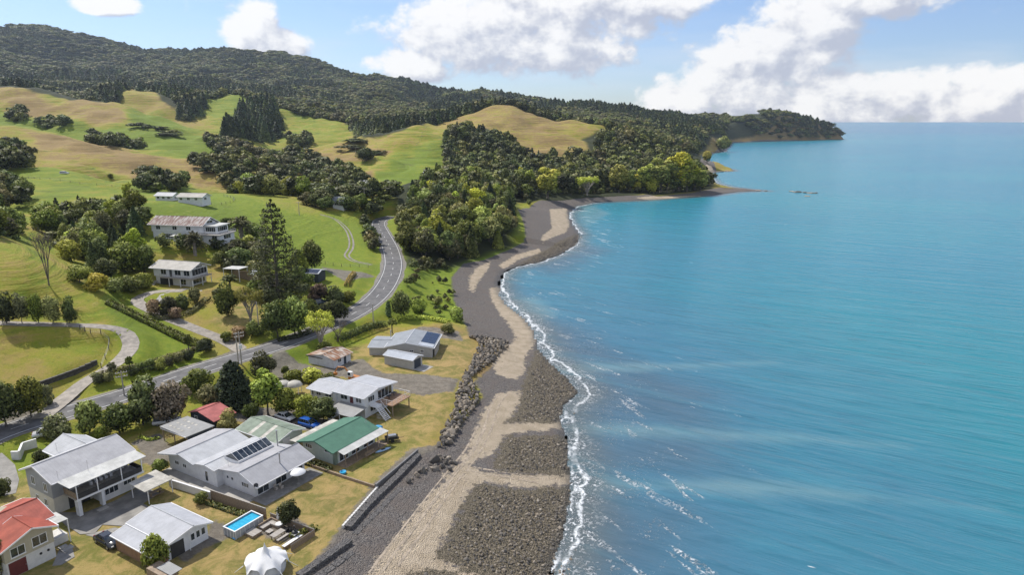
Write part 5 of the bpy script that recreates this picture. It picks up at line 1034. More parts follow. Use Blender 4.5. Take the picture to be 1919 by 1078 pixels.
h.box('sunroom',8.42,13,1.0,7.5,2.3,4.7,W_white); slab('sunroom_roof',[(8.4,.3,5.0),(13.6,.3,4.9),(13.6,8,4.9),(8.4,8,5.0)],.12,R_light,h.r); h.win('y-',1.0,8.9,12.6,2.8,4.4,5); h.win('x+',13,1.6,7,2.8,4.4,5)
h.box('deck',5,16,-2,7.5,2.0,2.28,M_greywood); h.rail([(5,-1.95),(15.9,-1.95),(15.9,7.4)],2.28,1.0,M_trim,1.0,2); h.box('lower_room',5.5,15.4,-1.2,7.2,-1.5,2.0,W_white); h.win('y-',-1.2,12.5,14.5,.2,1.8,2); h.win('x+',15.4,1,5,.4,1.8,3)
slab('porch_roof',[(-1,-4.5,1.9),(9,-4.5,1.9),(9,-1.25,2.05),(-1,-1.25,2.05)],.15,R_light,h.r); h.box('porch_wall',0,8.6,-4,-1.3,-2,1.75,W_white)
for a,b in [(-9.5,-7.8),(-3.2,-1.5),(2.0,3.8)]: h.win('y-',.3,a,b,3.2,4.5,2)
h.win('y-',.5,-6,-3.5,.3,1.8,3); h.win('x+',8.4,2.5,5.9,5.2,6.2,2)
for (px,py),L,W_,ang,ro,lab in [((292,376),8.5,5,-12,R_white,'white farm cottage with pale roof on the paddock crest, left of the pair'),((334,379),10.5,6,-8,R_old,'white farm cottage with weathered brown roof, right of the pair')]:
    o,z=hz(px,py); h=B('farm_cottage',lab,'cottage',o,ang,z); prism('wall',[(0,-1.5),(W_,-1.5),(W_,2.3),(W_/2,3.3),(0,2.3)],'x',0,L,W_white,h.r); h.roof('x',[(-.5,2.2),(W_/2,3.5),(W_+.5,2.2)],-.5,L+.5,ro)
    for i in range(3): h.win('y-',0,.7+i*L/3.2,2.0+i*L/3.2,.9,1.9,2)
    h.win('x+',L,1.5,3.2,.9,1.9,2)
o,z=hz(552,524)
h=B('dark_shed','dark shed with solar panel roof at the foot of the tall pine','shed',o,-12,z)
prism('wall',[(0,-.6),(5,-.6),(5,2.6),(2.2,3.1),(0,2.4)],'x',0,8.4,W_dark,h.r); h.roof('x',[(-.3,2.4),(2.2,3.2),(5.3,2.65)],-.3,8.7,R_blue,fascia=M_fas)
for i in range(4): slab('solar_panel',[(.6+i*1.95,-.15,2.55),(2.4+i*1.95,-.15,2.55),(2.4+i*1.95,2.0,3.24),(.6+i*1.95,2.0,3.24)],.05,M_solar,h.r)
bar('downpipe',(6.9,-.06,-.3),(6.9,-.06,2.4),.06,M_trim,h.r)
for (px,py),L,W_,ang,ro,lab in [((574,359),14,8,-8,R_stain,'white valley cottage with cream roof among trees'),((624,390),5.5,5,-6,R_grey,'small white valley cottage with grey roof above the road'),((793,334),16,8,0,R_white,'long white house on the far slope behind the slim conifer'),((672,352),6,5,-5,R_white,'tiny white shed among the valley trees'),((1350,265),9,6,-5,R_white,'tiny white bach on the farthest beach')]:
    o,z=hz(px,py); h=B('valley_cottage',lab,'cottage',o,ang,z+.3); prism('wall',[(0,-2),(W_,-2),(W_,3.2),(W_/2,5),(0,3.2)],'x',0,L,W_white,h.r); h.roof('x',[(-.5,3.1),(W_/2,5.3),(W_+.5,3.1)],-.5,L+.5,ro,fascia=None)
    for i in range(2): h.win('y-',0,1+i*L/2.2,3+i*L/2.2,1.2,2.4,2)
# ---------------------------------------------------------------- ground patches, kerbs
def patch(name,px,m,lift=.07,th=.25):
    q=[hit(a,b) for a,b in px]; z=max(p[2] for p in q) if max(p[2] for p in q)-min(p[2] for p in q)<.5 else None
    pts_=[(p[0],p[1],(z if z is not None else p[2])+lift) for p in q]
    o=slab(name,pts_,th,m,None); o['kind']='structure'
    bm=bmesh.new(); bm.from_mesh(o.data); bmesh.ops.triangulate(bm,faces=bm.faces); bm.to_mesh(o.data); bm.free(); return o
M_oldconc=mat('old_concrete',col=(.20,.19,.17),var=.3,scale=.5,grime=.4,bump=.2,bscale=6)
patch('concrete_yard',[(100,962),(122,985),(150,1003),(178,1001),(192,985),(240,988),(262,970),(288,956),(268,945),(300,925),(262,912),(215,940),(160,962)],M_oldconc)
patch('concrete_yard_gravel',[(160,1004),(215,990),(245,996),(215,1014),(185,1010)],M_patio,.05)
patch('concrete_drive',[(-60,846),(4,850),(28,872),(36,900),(30,925),(10,930),(-60,940)],M_oldconc,.05)
patch('parking_pad',[(288,568),(300,553),(345,541),(380,545),(352,559),(320,569)],M_concrete,.10)
patch('gate_path',[(112,1030),(135,1025),(140,1045),(115,1060),(98,1062)],M_patio,.05)
# ---------------------------------------------------------------- generic bodies
def loft(nm,secs,m,parent,smooth_=True,cap=True):
    """secs: list of closed rings of points, same count"""
    n=len(secs[0]); v=[p for s in secs for p in s]; f=[]
    for i in range(len(secs)-1):
        for j in range(n): k=(j+1)%n; f.append((i*n+j,i*n+k,(i+1)*n+k,(i+1)*n+j))
    if cap: f+=[tuple(range(n-1,-1,-1)),tuple((len(secs)-1)*n+j for j in range(n))]
    me=pyd(nm,v,f,smooth_); bm=bmesh.new(); bm.from_mesh(me); bmesh.ops.recalc_face_normals(bm,faces=bm.faces); bm.to_mesh(me); bm.free()
    return obj(nm,me,m,parent)
def carpaint(nm,c): return mat(nm,col=c,var=.03,rough=.22,spec=.8)
M_tyre=mat('tyre',col=(.018,.018,.018),rough=.85); M_lamp=mat('headlamp',col=(.75,.75,.72),rough=.15); M_tail=mat('tail_lamp',col=(.30,.01,.01),rough=.2)
def car(px,py,ang,paint,label,suv=True,name='parked_car',cat='car',L=4.4,W=1.8):
    q=hit(px,py); r=empty(name,(q[0],q[1],q[2]+.02),R(ang),label,cat,'parked cars'); Hh=1.66 if suv else 1.42; hl=.92 if suv else .82
    w=W/2; x=L/2
    def ring(xx,zb,zt,ww): return [(xx,-ww,zb),(xx,-ww*1.0,zb+(zt-zb)*.55),(xx,-ww*.93,zt),(xx,ww*.93,zt),(xx,ww,zb+(zt-zb)*.55),(xx,ww,zb)]
    loft('body',[ring(-x,.42,hl*.85,w*.86),ring(-x+.12,.28,hl,w*.97),ring(-x*.45,.24,hl+.03,w),ring(x*.35,.24,hl+.02,w),ring(x*.55,.26,hl-.02,w*.98),ring(x-.15,.28,hl*.84,w*.94),ring(x,.42,hl*.72,w*.8)],paint,r)
    b0=-x+.12 if suv else -x*.72
    cab=loft('cabin',[[(b0,-w*.88,hl-.02),(b0,w*.88,hl-.02),(x*.52,w*.88,hl-.02),(x*.52,-w*.88,hl-.02)],[(b0+.14,-w*.80,hl+.30),(b0+.14,w*.80,hl+.30),(x*.34,w*.80,hl+.30),(x*.34,-w*.80,hl+.30)],[(b0+(.25 if suv else .55),-w*.72,Hh-.08),(b0+(.25 if suv else .55),w*.72,Hh-.08),(x*.14,w*.72,Hh-.08),(x*.14,-w*.72,Hh-.08)]],M_glass,r,False)
    xb=b0+(.24 if suv else .54)
    loft('roof',[[(xb,-w*.73,Hh-.085),(xb,w*.73,Hh-.085),(x*.15,w*.73,Hh-.085),(x*.15,-w*.73,Hh-.085)],[(xb+.12,-w*.62,Hh),(xb+.12,w*.62,Hh),(x*.05,w*.62,Hh),(x*.05,-w*.62,Hh)]],paint,r,False)
    for yy in (-1,1):
        for t in ((b0+.13,x*.145),): pass
        bar('pillar',(x*.5,yy*w*.87,hl),(x*.15,yy*w*.73,Hh-.09),.045,paint,r,5); bar('pillar',(b0+.05,yy*w*.87,hl),(xb,yy*w*.73,Hh-.09),.055,paint,r,5); bar('pillar',(-.15,yy*w*.87,hl),(-.15,yy*w*.73,Hh-.09),.04,paint,r,5)
        boxes('headlight',[(x-.10,x+.005,yy*w*.62-.16,yy*w*.62+.16,.58,.70)],M_lamp,r); boxes('tail_light',[(-x-.01,-x+.10,yy*w*.68-.10,yy*w*.68+.10,.62,.84)],M_tail,r); boxes('mirror',[(x*.40,x*.40+.12,yy*w*.98-.08,yy*w*.98+.08,hl+.03,hl+.16)],paint,r)
        for xx in (-x*.62,x*.62):
            wh=empty('wheel',(xx,yy*(w-.10),.33)); wh.parent=r
            bar('tyre',(0,-.11,0),(0,.11,0),.33,M_tyre,wh,16); bar('rim',(0,yy*.10,0),(0,yy*.125,0),.20,M_steel,wh,10)
    boxes('bumper',[(x-.06,x+.05,-w*.8,w*.8,.34,.5),(-x-.05,-x+.06,-w*.82,w*.82,.36,.52)],M_black,r)
    return r
car(580,800,-28,carpaint('blue_paint',(.015,.10,.42)),'bright blue parked car beside the row of dark trees')
car(535,786,-30,carpaint('white_paint',(.70,.70,.70)),'white parked car half hidden behind the green shed',False)
car(203,1020,-32,carpaint('black_paint',(.014,.016,.02)),'dark saloon car beside the brick end of the white cottage',False,L=4.6)
car(601,570,40,carpaint('navy_paint',(.03,.05,.08)),'dark blue car in the turning bay near the road bend')
car(88,816,30,carpaint('silver_paint',(.5,.51,.52)),'silver car half hidden behind shrubs beside the road',False)
car(313,794,20,carpaint('white_paint2',(.66,.67,.68)),'white van parked left of the boat carport',True,'parked_van','van',4.9,1.95)
car(121,326,0,carpaint('pale_paint',(.6,.62,.64)),'pale ute parked on the upper paddock track',True,'parked_van','ute',5,1.9)
# boat on the carport floor
def boat(o,ang,z,label):
    r=empty('boat',(o[0],o[1],z),R(ang),label,'boat'); secs=[]
    for i in range(9):
        t=i/8; x=-2.6+5.2*t; w=1.0*(1-max(0,t-.45)**2*3.1); k=.25+.35*max(0,t-.5); secs.append([(x,-w,1.15+.12*t),(x,-w*.8,.75),(x,0,.45+k*.5),(x,w*.8,.75),(x,w,1.15+.12*t),(x,0,1.0+.12*t)])
    loft('hull',secs,M_trim,r); loft('windscreen',[[(.2,-.7,1.2),(.2,.7,1.2),(.7,.55,1.2),(.7,-.55,1.2)],[(.05,-.6,1.65),(.05,.6,1.65),(.35,.5,1.62),(.35,-.5,1.62)]],M_glass,r,False)
    boxes('outboard_motor',[(-3.0,-2.62,-.18,.18,.9,1.6),(-2.9,-2.75,-.06,.06,.3,.9)],M_black,r); tr=boxes('trailer',[(-2.4,3.4,-.06,.06,.4,.5),(-1.6,-1.45,-.95,.95,.34,.44)],M_steel,r)
    for s in (-1,1): bar('wheel',(-1.5,s*.85,.3),(-1.5,s*1.05,.3),.3,M_tyre,tr,12)
c59,s59=math.cos(R(59)),math.sin(R(59))
def L59(o,x,y): return (o[0]+x*c59-y*s59,o[1]+x*s59+y*c59)
boat(L59((-62.08,112.19),3.6,-1.6),170-31,3.5,'white boat on a trailer under the grey carport roof')
# ---------------------------------------------------------------- pool and terrace
PO=(-40.54,84.57); z0=3.5
M_liner=mat('grey_pool_liner',col=(.36,.38,.40),var=.08,scale=1,rough=.5); 
def poolwater(t,out):
    co=t.n('ShaderNodeTexCoord').outputs['Object']; n=t.noise(co,3,3,.6); c=t.mix(t.ss(n,.3,.7),(.02,.30,.50),(.05,.42,.60)); p=t.n('ShaderNodeBsdfPrincipled',{'Base Color':c,'Roughness':.05,'IOR':1.33}); bn=t.n('ShaderNodeBump',{'Strength':.2,'Distance':.05,'Height':n}); t.link(bn.outputs[0],p.inputs['Normal']); t.link(p.outputs[0],out.inputs[0])
h=B('swimming_pool','above-ground rectangular pool with blue water and grey sides','pool',PO,59)
x0,x1,y0,y1=.45,5.25,-2.2,.28
boxes('wall',[(x0,x1,y0,y0+.09,-.1,1.2),(x0,x1,y1-.09,y1,-.1,1.2),(x0,x0+.09,y0+.09,y1-.09,-.1,1.2),(x1-.09,x1,y0+.09,y1-.09,-.1,1.2)],M_liner,h.r)
boxes('rim',[(x0-.03,x1+.03,y0-.05,y0+.14,1.2,1.27),(x0-.03,x1+.03,y1-.14,y1+.05,1.2,1.27),(x0-.03,x0+.14,y0+.14,y1-.14,1.2,1.27),(x1-.14,x1+.03,y0+.14,y1-.14,1.2,1.27)],M_trim,h.r)
h.box('water',x0+.09,x1-.09,y0+.09,y1-.09,.5,1.02,mat('pool_water',poolwater)); h.box('lining',x0+.09,x1-.09,y0+.1,y0+.12,1.0,1.2,mat('blue_liner',col=(.05,.35,.6),var=.05))
for i in range(7): bar('leg',(x0+.1+i*.77,y0-.06,-.1),(x0+.1+i*.77,y0-.03,1.2),.035,M_trim,h.r)
for i in range(4): bar('leg',(x0-.06,y0+.2+i*.68,-.1),(x0-.03,y0+.2+i*.68,1.2),.035,M_trim,h.r)
bar('ground_sheet',(x0-.1,y0+.3,-.05),(x0+.2,y0+.3,.04),.3,mat('blue_sheet',col=(.1,.35,.6)),h.r,10)
TO=(-37.59,84.99)
def T59(name,label,cat,x,y,z=3.5,group=None,rot=0): o=L59(TO,x,y); return B(name,label,cat,o,59+rot,z,group)
h=T59('timber_platform','square cream timber platform beside the pool','platform',-.1,-1.9); h.box('base',.05,1.55,.05,1.75,-.1,.42,M_wood); planks('deck_board',0,1.6,0,1.8,.42,M_greywood,h.r,'x',.16,.02)
h=T59('corner_sofa','L-shaped outdoor sofa with pale cushions beside the pool','sofa',1.9,-2.9); boxes('frame',[(.0,2.2,1.35,2.2,.0,.34),(1.4,2.2,-.3,1.35,0,.34),(0,2.2,2.2,2.32,0,.75),(2.2,2.32,-.3,2.32,0,.75)],M_wood,h.r); boxes('cushion',[(.02,1.38,1.37,2.15,.34,.47),(1.42,2.15,-.28,2.15,.34,.47)],M_greywood,h.r)
h=T59('coffee_table','low square table in front of the corner sofa','table',1.7,-3.1); h.box('top',0,.85,0,.85,.32,.38,M_greywood); h.posts([(.08,.08),(.77,.08),(.08,.77),(.77,.77)],-.05,.32,.04,M_wood,'leg')
h=T59('picnic_table','long pale timber table on the gravel terrace','table',1.0,-5.0); planks('top_board',0,2.0,0,1.0,.72,M_greywood,h.r,'x',.18,.02); h.posts([(.2,.1),(1.8,.1),(.2,.85),(1.8,.85)],-.05,.72,.05,M_wood,'leg')
for i,yy in enumerate((-5.75,-3.75)):
    if i==1: continue
    h=T59('bench','pale timber bench beside the long terrace table','bench',1.0,yy); h.box('seat',0,2.0,0,.4,.42,.48,M_greywood); h.posts([(.15,.1),(1.85,.1),(.15,.3),(1.85,.3)],-.05,.42,.04,M_wood,'leg')
h=T59('built_in_bench','long white built-in bench along the low fence','bench',.5,-7.6); h.box('seat',0,3.2,0,.55,.40,.48,M_trim); h.box('base',.1,3.1,.08,.5,-.1,.40,M_wood); h.box('counter',2.2,3.2,.56,1.3,.7,.78,M_trim); h.box('counter_base',2.3,3.1,.62,1.2,-.1,.7,M_wood)
h=T59('round_table','white round table beside the closed umbrella','table',3.7,-2.9); bar('top',(0,0,.70),(0,0,.75),.55,M_trim,h.r,16); bar('leg',(0,0,-.05),(0,0,.70),.06,M_steel,h.r)
for i,(x,y) in enumerate([(3.0,-5.6),(3.6,-5.9)]): h=T59('terrace_chair',['left','right'][i]+' dark chair beside the fire chimney','chair',x,y,rot=40*i); h.box('seat',0,.5,0,.5,.40,.46,M_black); h.box('back',0,.5,.46,.52,.46,.9,M_black); h.posts([(.05,.05),(.45,.05),(.05,.45),(.45,.45)],-.05,.40,.025,M_black,'leg')
h=T59('pizza_oven','dark barrel stove with chimney on the terrace','stove',3.2,-6.6); loft('drum',[[(.45*r_*math.cos(a),.45*r_*math.sin(a),zz) for a in np.linspace(0,6.28,13)[:-1]] for r_,zz in ((.8,.0),(1,.3),(1,.9),(.6,1.1))],M_black,h.r); bar('flue',(0,0,1.1),(0,0,1.9),.12,M_black,h.r,8)
h=T59('closed_umbrella','tall closed white umbrella beside the small dark tree','umbrella',4.43,-1.86); loft('folded_canopy',[[(r_*math.cos(a)*(1 if k%2 else .7),r_*math.sin(a)*(1 if k%2 else .7),zz) for k,a in enumerate(np.linspace(0,6.28,13)[:-1])] for r_,zz in ((.26,.7),(.24,1.2),(.17,2.0),(.05,2.6))],M_trim,h.r); bar('pole',(0,0,-.1),(0,0,2.75),.03,M_steel,h.r); bar('base',(0,0,-.05),(0,0,.08),.3,M_concrete,h.r,12)
h=T59('terrace_fence','low brown timber fence wrapping the gravel terrace','fence',0,0)
for (xa,ya),(xb,yb) in (((4.6,.1),(5.0,-8.5)),((5.0,-8.6),(.7,-8.6))):
    n=int(math.hypot(xb-xa,yb-ya)/.3)
    v=[];f=[]; box_vf(v,f,-.025,.025,-.14,.14,-.2,.95); me=pyd('board',v,f); me.materials.append(M_wood)
    for i in range(n): t=(i+.5)/n; o=obj('board',me,None,h.r); o.location=(xa+(xb-xa)*t,ya+(yb-ya)*t,0); o.rotation_euler=(0,0,math.atan2(yb-ya,xb-xa)+math.pi/2)
    bar('top_rail',(xa,ya,.98),(xb,yb,.98),.06,M_greywood,h.r,4)
h.box('bench_shelf',3.0,4.7,-8.4,-7.9,.4,.5,M_deck)
# open umbrella on the patio
o=L59((-39.51,95.19),5.9,-2.6); h=B('patio_umbrella','open white umbrella on the patio of the long white house','umbrella',o,0)
loft('canopy',[[(r_*math.cos(a),r_*math.sin(a),zz) for a in np.linspace(0,2*math.pi,17)[:-1]] for r_,zz in ((1.3,2.05),(1.28,2.1),(.9,2.38),(.45,2.56),(.04,2.62))],M_trim,h.r); bar('pole',(0,0,0),(0,0,2.7),.035,M_steel,h.r); bar('base',(0,0,0),(0,0,.1),.3,M_concrete,h.r,12)
# ---------------------------------------------------------------- bell tent
q=hit(500,1068); h=B('bell_tent','white star-shaped bell tent with pointed top on the lawn','tent',(q[0],q[1]),10)
M_canvas=mat('white_canvas',col=(.70,.70,.69),var=.04,scale=2,rough=.85); M_canvas2=mat('grey_canvas',col=(.50,.52,.55),var=.05,rough=.85)
n=80; secs=[]
for t in np.linspace(0.01,1,16):
    r_=2.6*t**.95; zz=2.45-1.05*t**2.3+1.35*math.exp(-t*7.5); k3=max(0,t-.55)/.45; ring=[]
    for k in range(n): a=2*math.pi*k/n; sc=math.cos(a*4)**8; ring.append((r_*(1+.10*k3*k3*sc)*math.cos(a),r_*(1+.10*k3*k3*sc)*math.sin(a),zz-.55*k3**2*sc+.28*k3**2*(1-sc)))
    secs.append(ring)
loft('canopy',secs,M_canvas,h.r,True,False)
loft('side_wall',[[(2.35*math.cos(a),2.35*math.sin(a),-.05) for a in np.linspace(0,2*math.pi,25)[:-1]],[(2.5*math.cos(a),2.5*math.sin(a),.9) for a in np.linspace(0,2*math.pi,25)[:-1]],[(2.25*math.cos(a),2.25*math.sin(a),1.5) for a in np.linspace(0,2*math.pi,25)[:-1]]],M_canvas2,h.r,True,False)
bar('finial',(0,0,3.6),(0,0,3.9),.10,M_canvas,h.r,8,.03)
for k in range(8):
    a=k*math.pi/4; bar('guy_strap',(2.8*math.cos(a),2.8*math.sin(a),.88),(4.0*math.cos(a),4.0*math.sin(a),.0),.07,M_canvas,h.r,4,.02)
# gazebos behind the white house
for (px,py),lab in (((553,738),'round cream domed gazebo beside the white deck house'),((532,738),'cream sail canopy left of the domed gazebo')):
    q=hit(px,py); h=B('gazebo',lab,'gazebo',(q[0],q[1]),0,3.5)
    if 'dome' in lab: loft('canopy',[[(r_*math.cos(a),r_*math.sin(a),zz) for a in np.linspace(0,2*math.pi,17)[:-1]] for r_,zz in ((1.7,1.9),(1.7,2.0),(1.35,2.5),(.8,2.8),(.05,2.95))],R_stain,h.r)
    else: slab('canopy',[(-1.6,-.6,2.2),(1.2,-1.2,1.8),(1.5,.9,2.1),(-1,1.2,2.4)],.05,R_stain,h.r)
    h.posts([(1.1,1.0),(-1.1,1.0),(1.1,-1.0),(-1.1,-.9)] if 'dome' in lab else [(1.0,-.9),(1.2,.7),(-.8,1.0),(-1.2,-.5)],-.2,1.95 if 'dome' in lab else 1.75,.05,M_trim)
# ---------------------------------------------------------------- excavator
q=hit(662,716); h=B('excavator','orange digger with raised arm behind the white deck house','excavator',(q[0],q[1]),150,3.5)
M_org=mat('orange_paint',col=(.45,.17,.03),var=.15,scale=3,rough=.5); boxes('track',[(-1.2,1.2,-.9,-.5,0,.55)],M_black,h.r); boxes('track',[(-1.2,1.2,.5,.9,0,.55)],M_black,h.r); h.box('body',-1.4,.6,-.85,.85,.6,1.4,M_org); cb=h.box('cab',-.2,.9,.05,.8,1.4,2.5,M_trim); boxes('window',[(-.1,.92,.03,.5,1.7,2.3),(.05,.75,.5,.82,1.7,2.3)],M_glass,cb)
bar('boom',(.5,-.2,1.2),(2.6,-.2,2.9),.18,M_org,h.r,6); bar('boom',(2.6,-.2,2.9),(4.6,-.2,2.6),.16,M_org,h.r,6); bar('stick',(4.6,-.2,2.7),(5.6,-.2,1.2),.13,M_org,h.r,6); boxes('bucket',[(5.2,5.9,-.55,.15,.5,1.1)],M_org,h.r)
# mound of soil beside it
q=hit(640,712)
# ---------------------------------------------------------------- small yard things by the green house
o=L59((-29.61,105.36),11.4,-2.2); h=B('barbecue_trailer','dark trailer with barbecue beside the green roofed house','trailer',o,20,3.5); boxes('tray',[(-1.2,1.2,-.6,.6,.5,.65),(-1.2,1.2,-.6,-.55,.65,1.0),(-1.2,1.2,.55,.6,.65,1.0),(-1.2,-1.15,-.55,.55,.65,1.0)],M_black,h.r); boxes('grill',[(-.6,.8,-.4,.4,.66,1.25)],M_steel,h.r)
for s in (-1,1): bar('wheel',(0,s*.62,.32),(0,s*.8,.32),.32,M_tyre,h.r,12)
bar('drawbar',(1.2,0,.5),(2.2,0,.45),.05,M_black,h.r)
o=L59((-29.61,105.36),10.9,.6); h=B('blue_parasol','small bright blue parasol beside the veranda end','umbrella',o,0,3.5); loft('canopy',[[(r_*math.cos(a),r_*math.sin(a),zz) for a in np.linspace(0,2*math.pi,9)[:-1]] for r_,zz in ((1.0,2.2),(.6,2.45),(.03,2.6))],mat('blue_cloth',col=(.06,.32,.55),var=.08),h.r); bar('pole',(0,0,-.1),(0,0,2.6),.03,M_steel,h.r)
o=L59((-29.61,105.36),7.6,-3.5); h=B('blue_kayak','pale blue kayak lying on the grass by the veranda','kayak',o,40,3.55)
loft('hull',[[(x,w_*math.cos(a),.2+w_*.5*math.sin(a)) for a in np.linspace(0,2*math.pi,9)[:-1]] for x,w_ in ((-1.6,.04),(-1.0,.3),(0,.38),(1.0,.3),(1.6,.04))],mat('pale_blue_plastic',col=(.30,.45,.62),var=.06,rough=.4),h.r); boxes('cockpit',[(-.35,.35,-.2,.2,.34,.42)],M_black,h.r)
q=hit(643,888); h=B('paddling_tub','round bright blue tub beside the low garden wall','tub',(q[0],q[1]),0,3.5); loft('tub_wall',[[(r_*math.cos(a),r_*math.sin(a),zz) for a in np.linspace(0,2*math.pi,13)[:-1]] for r_,zz in ((.45,0),(.55,.4),(.48,.4),(.40,.12))],mat('bright_blue_plastic',col=(.05,.35,.62)),h.r); bar('water',(0,0,.13),(0,0,.2),.42,MATS['pool_water'],h.r,12)
o=L59((-29.61,105.36),4.0,-3.0); h=B('garden_bench','long brown garden bench in front of the veranda','bench',o,59,3.5); boxes('seat',[(0,2.2,0,.45,.42,.48)],M_wood,h.r); boxes('back',[(0,2.2,.42,.48,.55+.16*i,.66+.16*i) for i in range(3)],M_wood,h.r); h.posts([(.1,.1),(2.1,.1),(.1,.42),(2.1,.42)],-.05,.42,.04,M_wood,'leg')
# ---------------------------------------------------------------- walls and fences
def wallrun(name,label,cat,px,hh,th,m,cap=None,step=None,z=None):
    q=[hit(a,b) for a,b in px]; r=empty(name,tuple(q[0]),0,label,cat)
    for a,b in zip(q[:-1],q[1:]):
        d=np.array(b)-np.array(a); L=math.hypot(d[0],d[1]); an=math.atan2(d[1],d[0])
        k=max(1,int(round(L/step))) if step else 1
        for i in range(k):
            c=np.array(a)+d*((i+.5)/k)-q[0]; o=boxes('panel' if step else 'wall',[(-L/k/2+(.015 if step else 0),L/k/2-(.015 if step else 0),-th/2,th/2,-.4,hh)],m,r); o.location=tuple(c); o.rotation_euler=(0,0,an)
            if cap: o2=boxes('capping',[(-L/k/2,L/k/2,-th/2-.04,th/2+.04,hh,hh+.06)],cap,r); o2.location=tuple(c); o2.rotation_euler=(0,0,an)
    return r
wallrun('timber_fence','brown vertical board fence with pale capping between cottage lawn and long white house','fence',[(396,937),(500,973)],1.65,.06,M_wood,M_greywood,.6)
wallrun('block_wall','low white block wall with gaps beside the patio shelter','wall',[(318,912),(350,922),(396,937)],1.25,.2,W_block,M_fas,2.2)
wallrun('garden_wall','low dark retaining wall between the green roofed house lawn and next lawn','wall',[(585,876),(640,895),(702,915)],.45,.25,M_wood,None,2.4)
wallrun('street_wall','white block wall with stepped piers beside the concrete drive','wall',[(23,862),(38,862),(44,845),(70,838)],1.5,.25,W_block,M_fas,3.)
wallrun('beach_wall','long grey timber retaining wall along the lawn edge of the beach','wall',[(704,918),(740,888),(783,851)],.9,.3,mat('grey_sleepers',col=(.16,.155,.15),var=.25,scale=2,grime=.3),None,2.2)
wallrun('track_wall','dark stone retaining wall beside the farm track','wall',[(76,724),(110,712),(150,697),(182,682)],1.0,.5,mat('dark_stone',col=(.055,.05,.045),var=.4,scale=2,bump=.8,bscale=3),None,1.5)
# white perforated block edging
q0,q1=hit(642,992),hit(708,917); d=q1-q0; L=math.hypot(d[0],d[1]); r=empty('breeze_block_row',tuple(q0),math.atan2(d[1],d[0]),'row of white pierced blocks along the seaward lawn edge','wall')
bm=bmesh.new(); v=[];f=[]
for bx in ((-.27,.27,-.15,.15,-.2,.08),(-.27,-.17,-.15,.15,.08,.40),(.17,.27,-.15,.15,.08,.40),(-.27,.27,-.15,.15,.40,.5)): box_vf(v,f,*bx)
bm.free(); me=pyd('block',v,f); me.materials.append(W_block); n=int(L/.62)
for i in range(n): o=obj('block',me,None,r); o.location=((i+.5)*L/n,0,0)
# gabions
def gabion_mat(t,out):
    co=t.n('ShaderNodeTexCoord').outputs['Object']; vo=t.n('ShaderNodeTexVoronoi',{'Vector':co,'Scale':7.}); pc=t.n('ShaderNodeSeparateColor',{0:vo.outputs['Color']}).outputs[0]; c=t.mix(pc,(.05,.048,.048),(.17,.16,.15)); p=t.n('ShaderNodeBsdfPrincipled',{'Base Color':c,'Roughness':.85}); bn=t.n('ShaderNodeBump',{'Strength':1.,'Distance':.12,'Height':vo.outputs['Distance']},invert=True); t.link(bn.outputs[0],p.inputs['Normal']); t.link(p.outputs[0],out.inputs[0])
M_gab=mat('gabion_stone',gabion_mat)
def gabions(px,label,w_,hh,zt):
    q=[hit(a,b) for a,b in px]; r=empty('gabion_wall',tuple(q[0]),0,label,'gabion wall')
    for a,b in zip(q[:-1],q[1:]):
        d=b-a; L=math.hypot(d[0],d[1]); k=max(1,int(round(L/1.9)))
        for i in range(k):
            c=a+d*((i+.5)/k); v=[];f=[]; nx,ny,nz=7,5,5; l2=L/k/2-.03
            bm=bmesh.new(); bmesh.ops.create_cube(bm,size=1.); bmesh.ops.subdivide_edges(bm,edges=bm.edges,cuts=5,use_grid_fill=True)
            for vv in bm.verts:
                p=np.array(vv.co); jit=rng.normal(size=3)*.035; bul=1+.10*(1-(2*p[2])**2)*0.6; vv.co=(p[0]*2*l2+jit[0],p[1]*w_*bul+jit[1],p[2]*hh+jit[2])
            me=bpy.data.meshes.new('basket'); bm.to_mesh(me); bm.free(); me.materials.append(M_gab); o=obj('basket',me,None,r); o.location=(c[0]-q[0][0],c[1]-q[0][1],zt-hh/2-q[0][2]); o.rotation_euler=(0,0,math.atan2(d[1],d[0]))
    return r
gabions([(652,994),(690,950),(745,897),(784,856)],'upper row of dark stone-filled baskets below the white pierced blocks',1.1,1.5,4.1)
gabions([(664,1002),(705,962),(750,915)],'lower row of dark stone-filled baskets on the shingle',1.0,1.3,3.55)
gabions([(560,1085),(610,1050),(655,1018)],'dark stone basket wall at the bottom edge of the beach, upper row',1.1,1.5,4.1)
gabions([(590,1085),(625,1062),(660,1035)],'dark stone basket wall at the bottom edge of the beach, lower row',1.1,1.3,3.6)
# ---------------------------------------------------------------- boulders
def rockmat(t,out):
    oi=t.n('ShaderNodeObjectInfo').outputs['Random']; co=t.n('ShaderNodeTexCoord').outputs['Object']; n=t.noise(co,2.5,6,.7); cr=t.n('ShaderNodeValToRGB',{0:t.m('ADD',t.m('MULTIPLY',oi,.75),t.m('MULTIPLY',n,.3))}); e=cr.color_ramp; e.elements[0].color=(.06,.055,.05,1); e.elements[1].color=(.40,.36,.30,1); x=e.elements.new(.5); x.color=(.155,.138,.115,1); x=e.elements.new(.75); x.color=(.25,.205,.15,1)
    p=t.n('ShaderNodeBsdfPrincipled',{'Base Color':cr.outputs[0],'Roughness':.85}); bn=t.n('ShaderNodeBump',{'Strength':.6,'Distance':.1,'Height':n}); t.link(bn.outputs[0],p.inputs['Normal']); t.link(p.outputs[0],out.inputs[0])
M_rock=mat('boulder',rockmat); ROCKS=[]
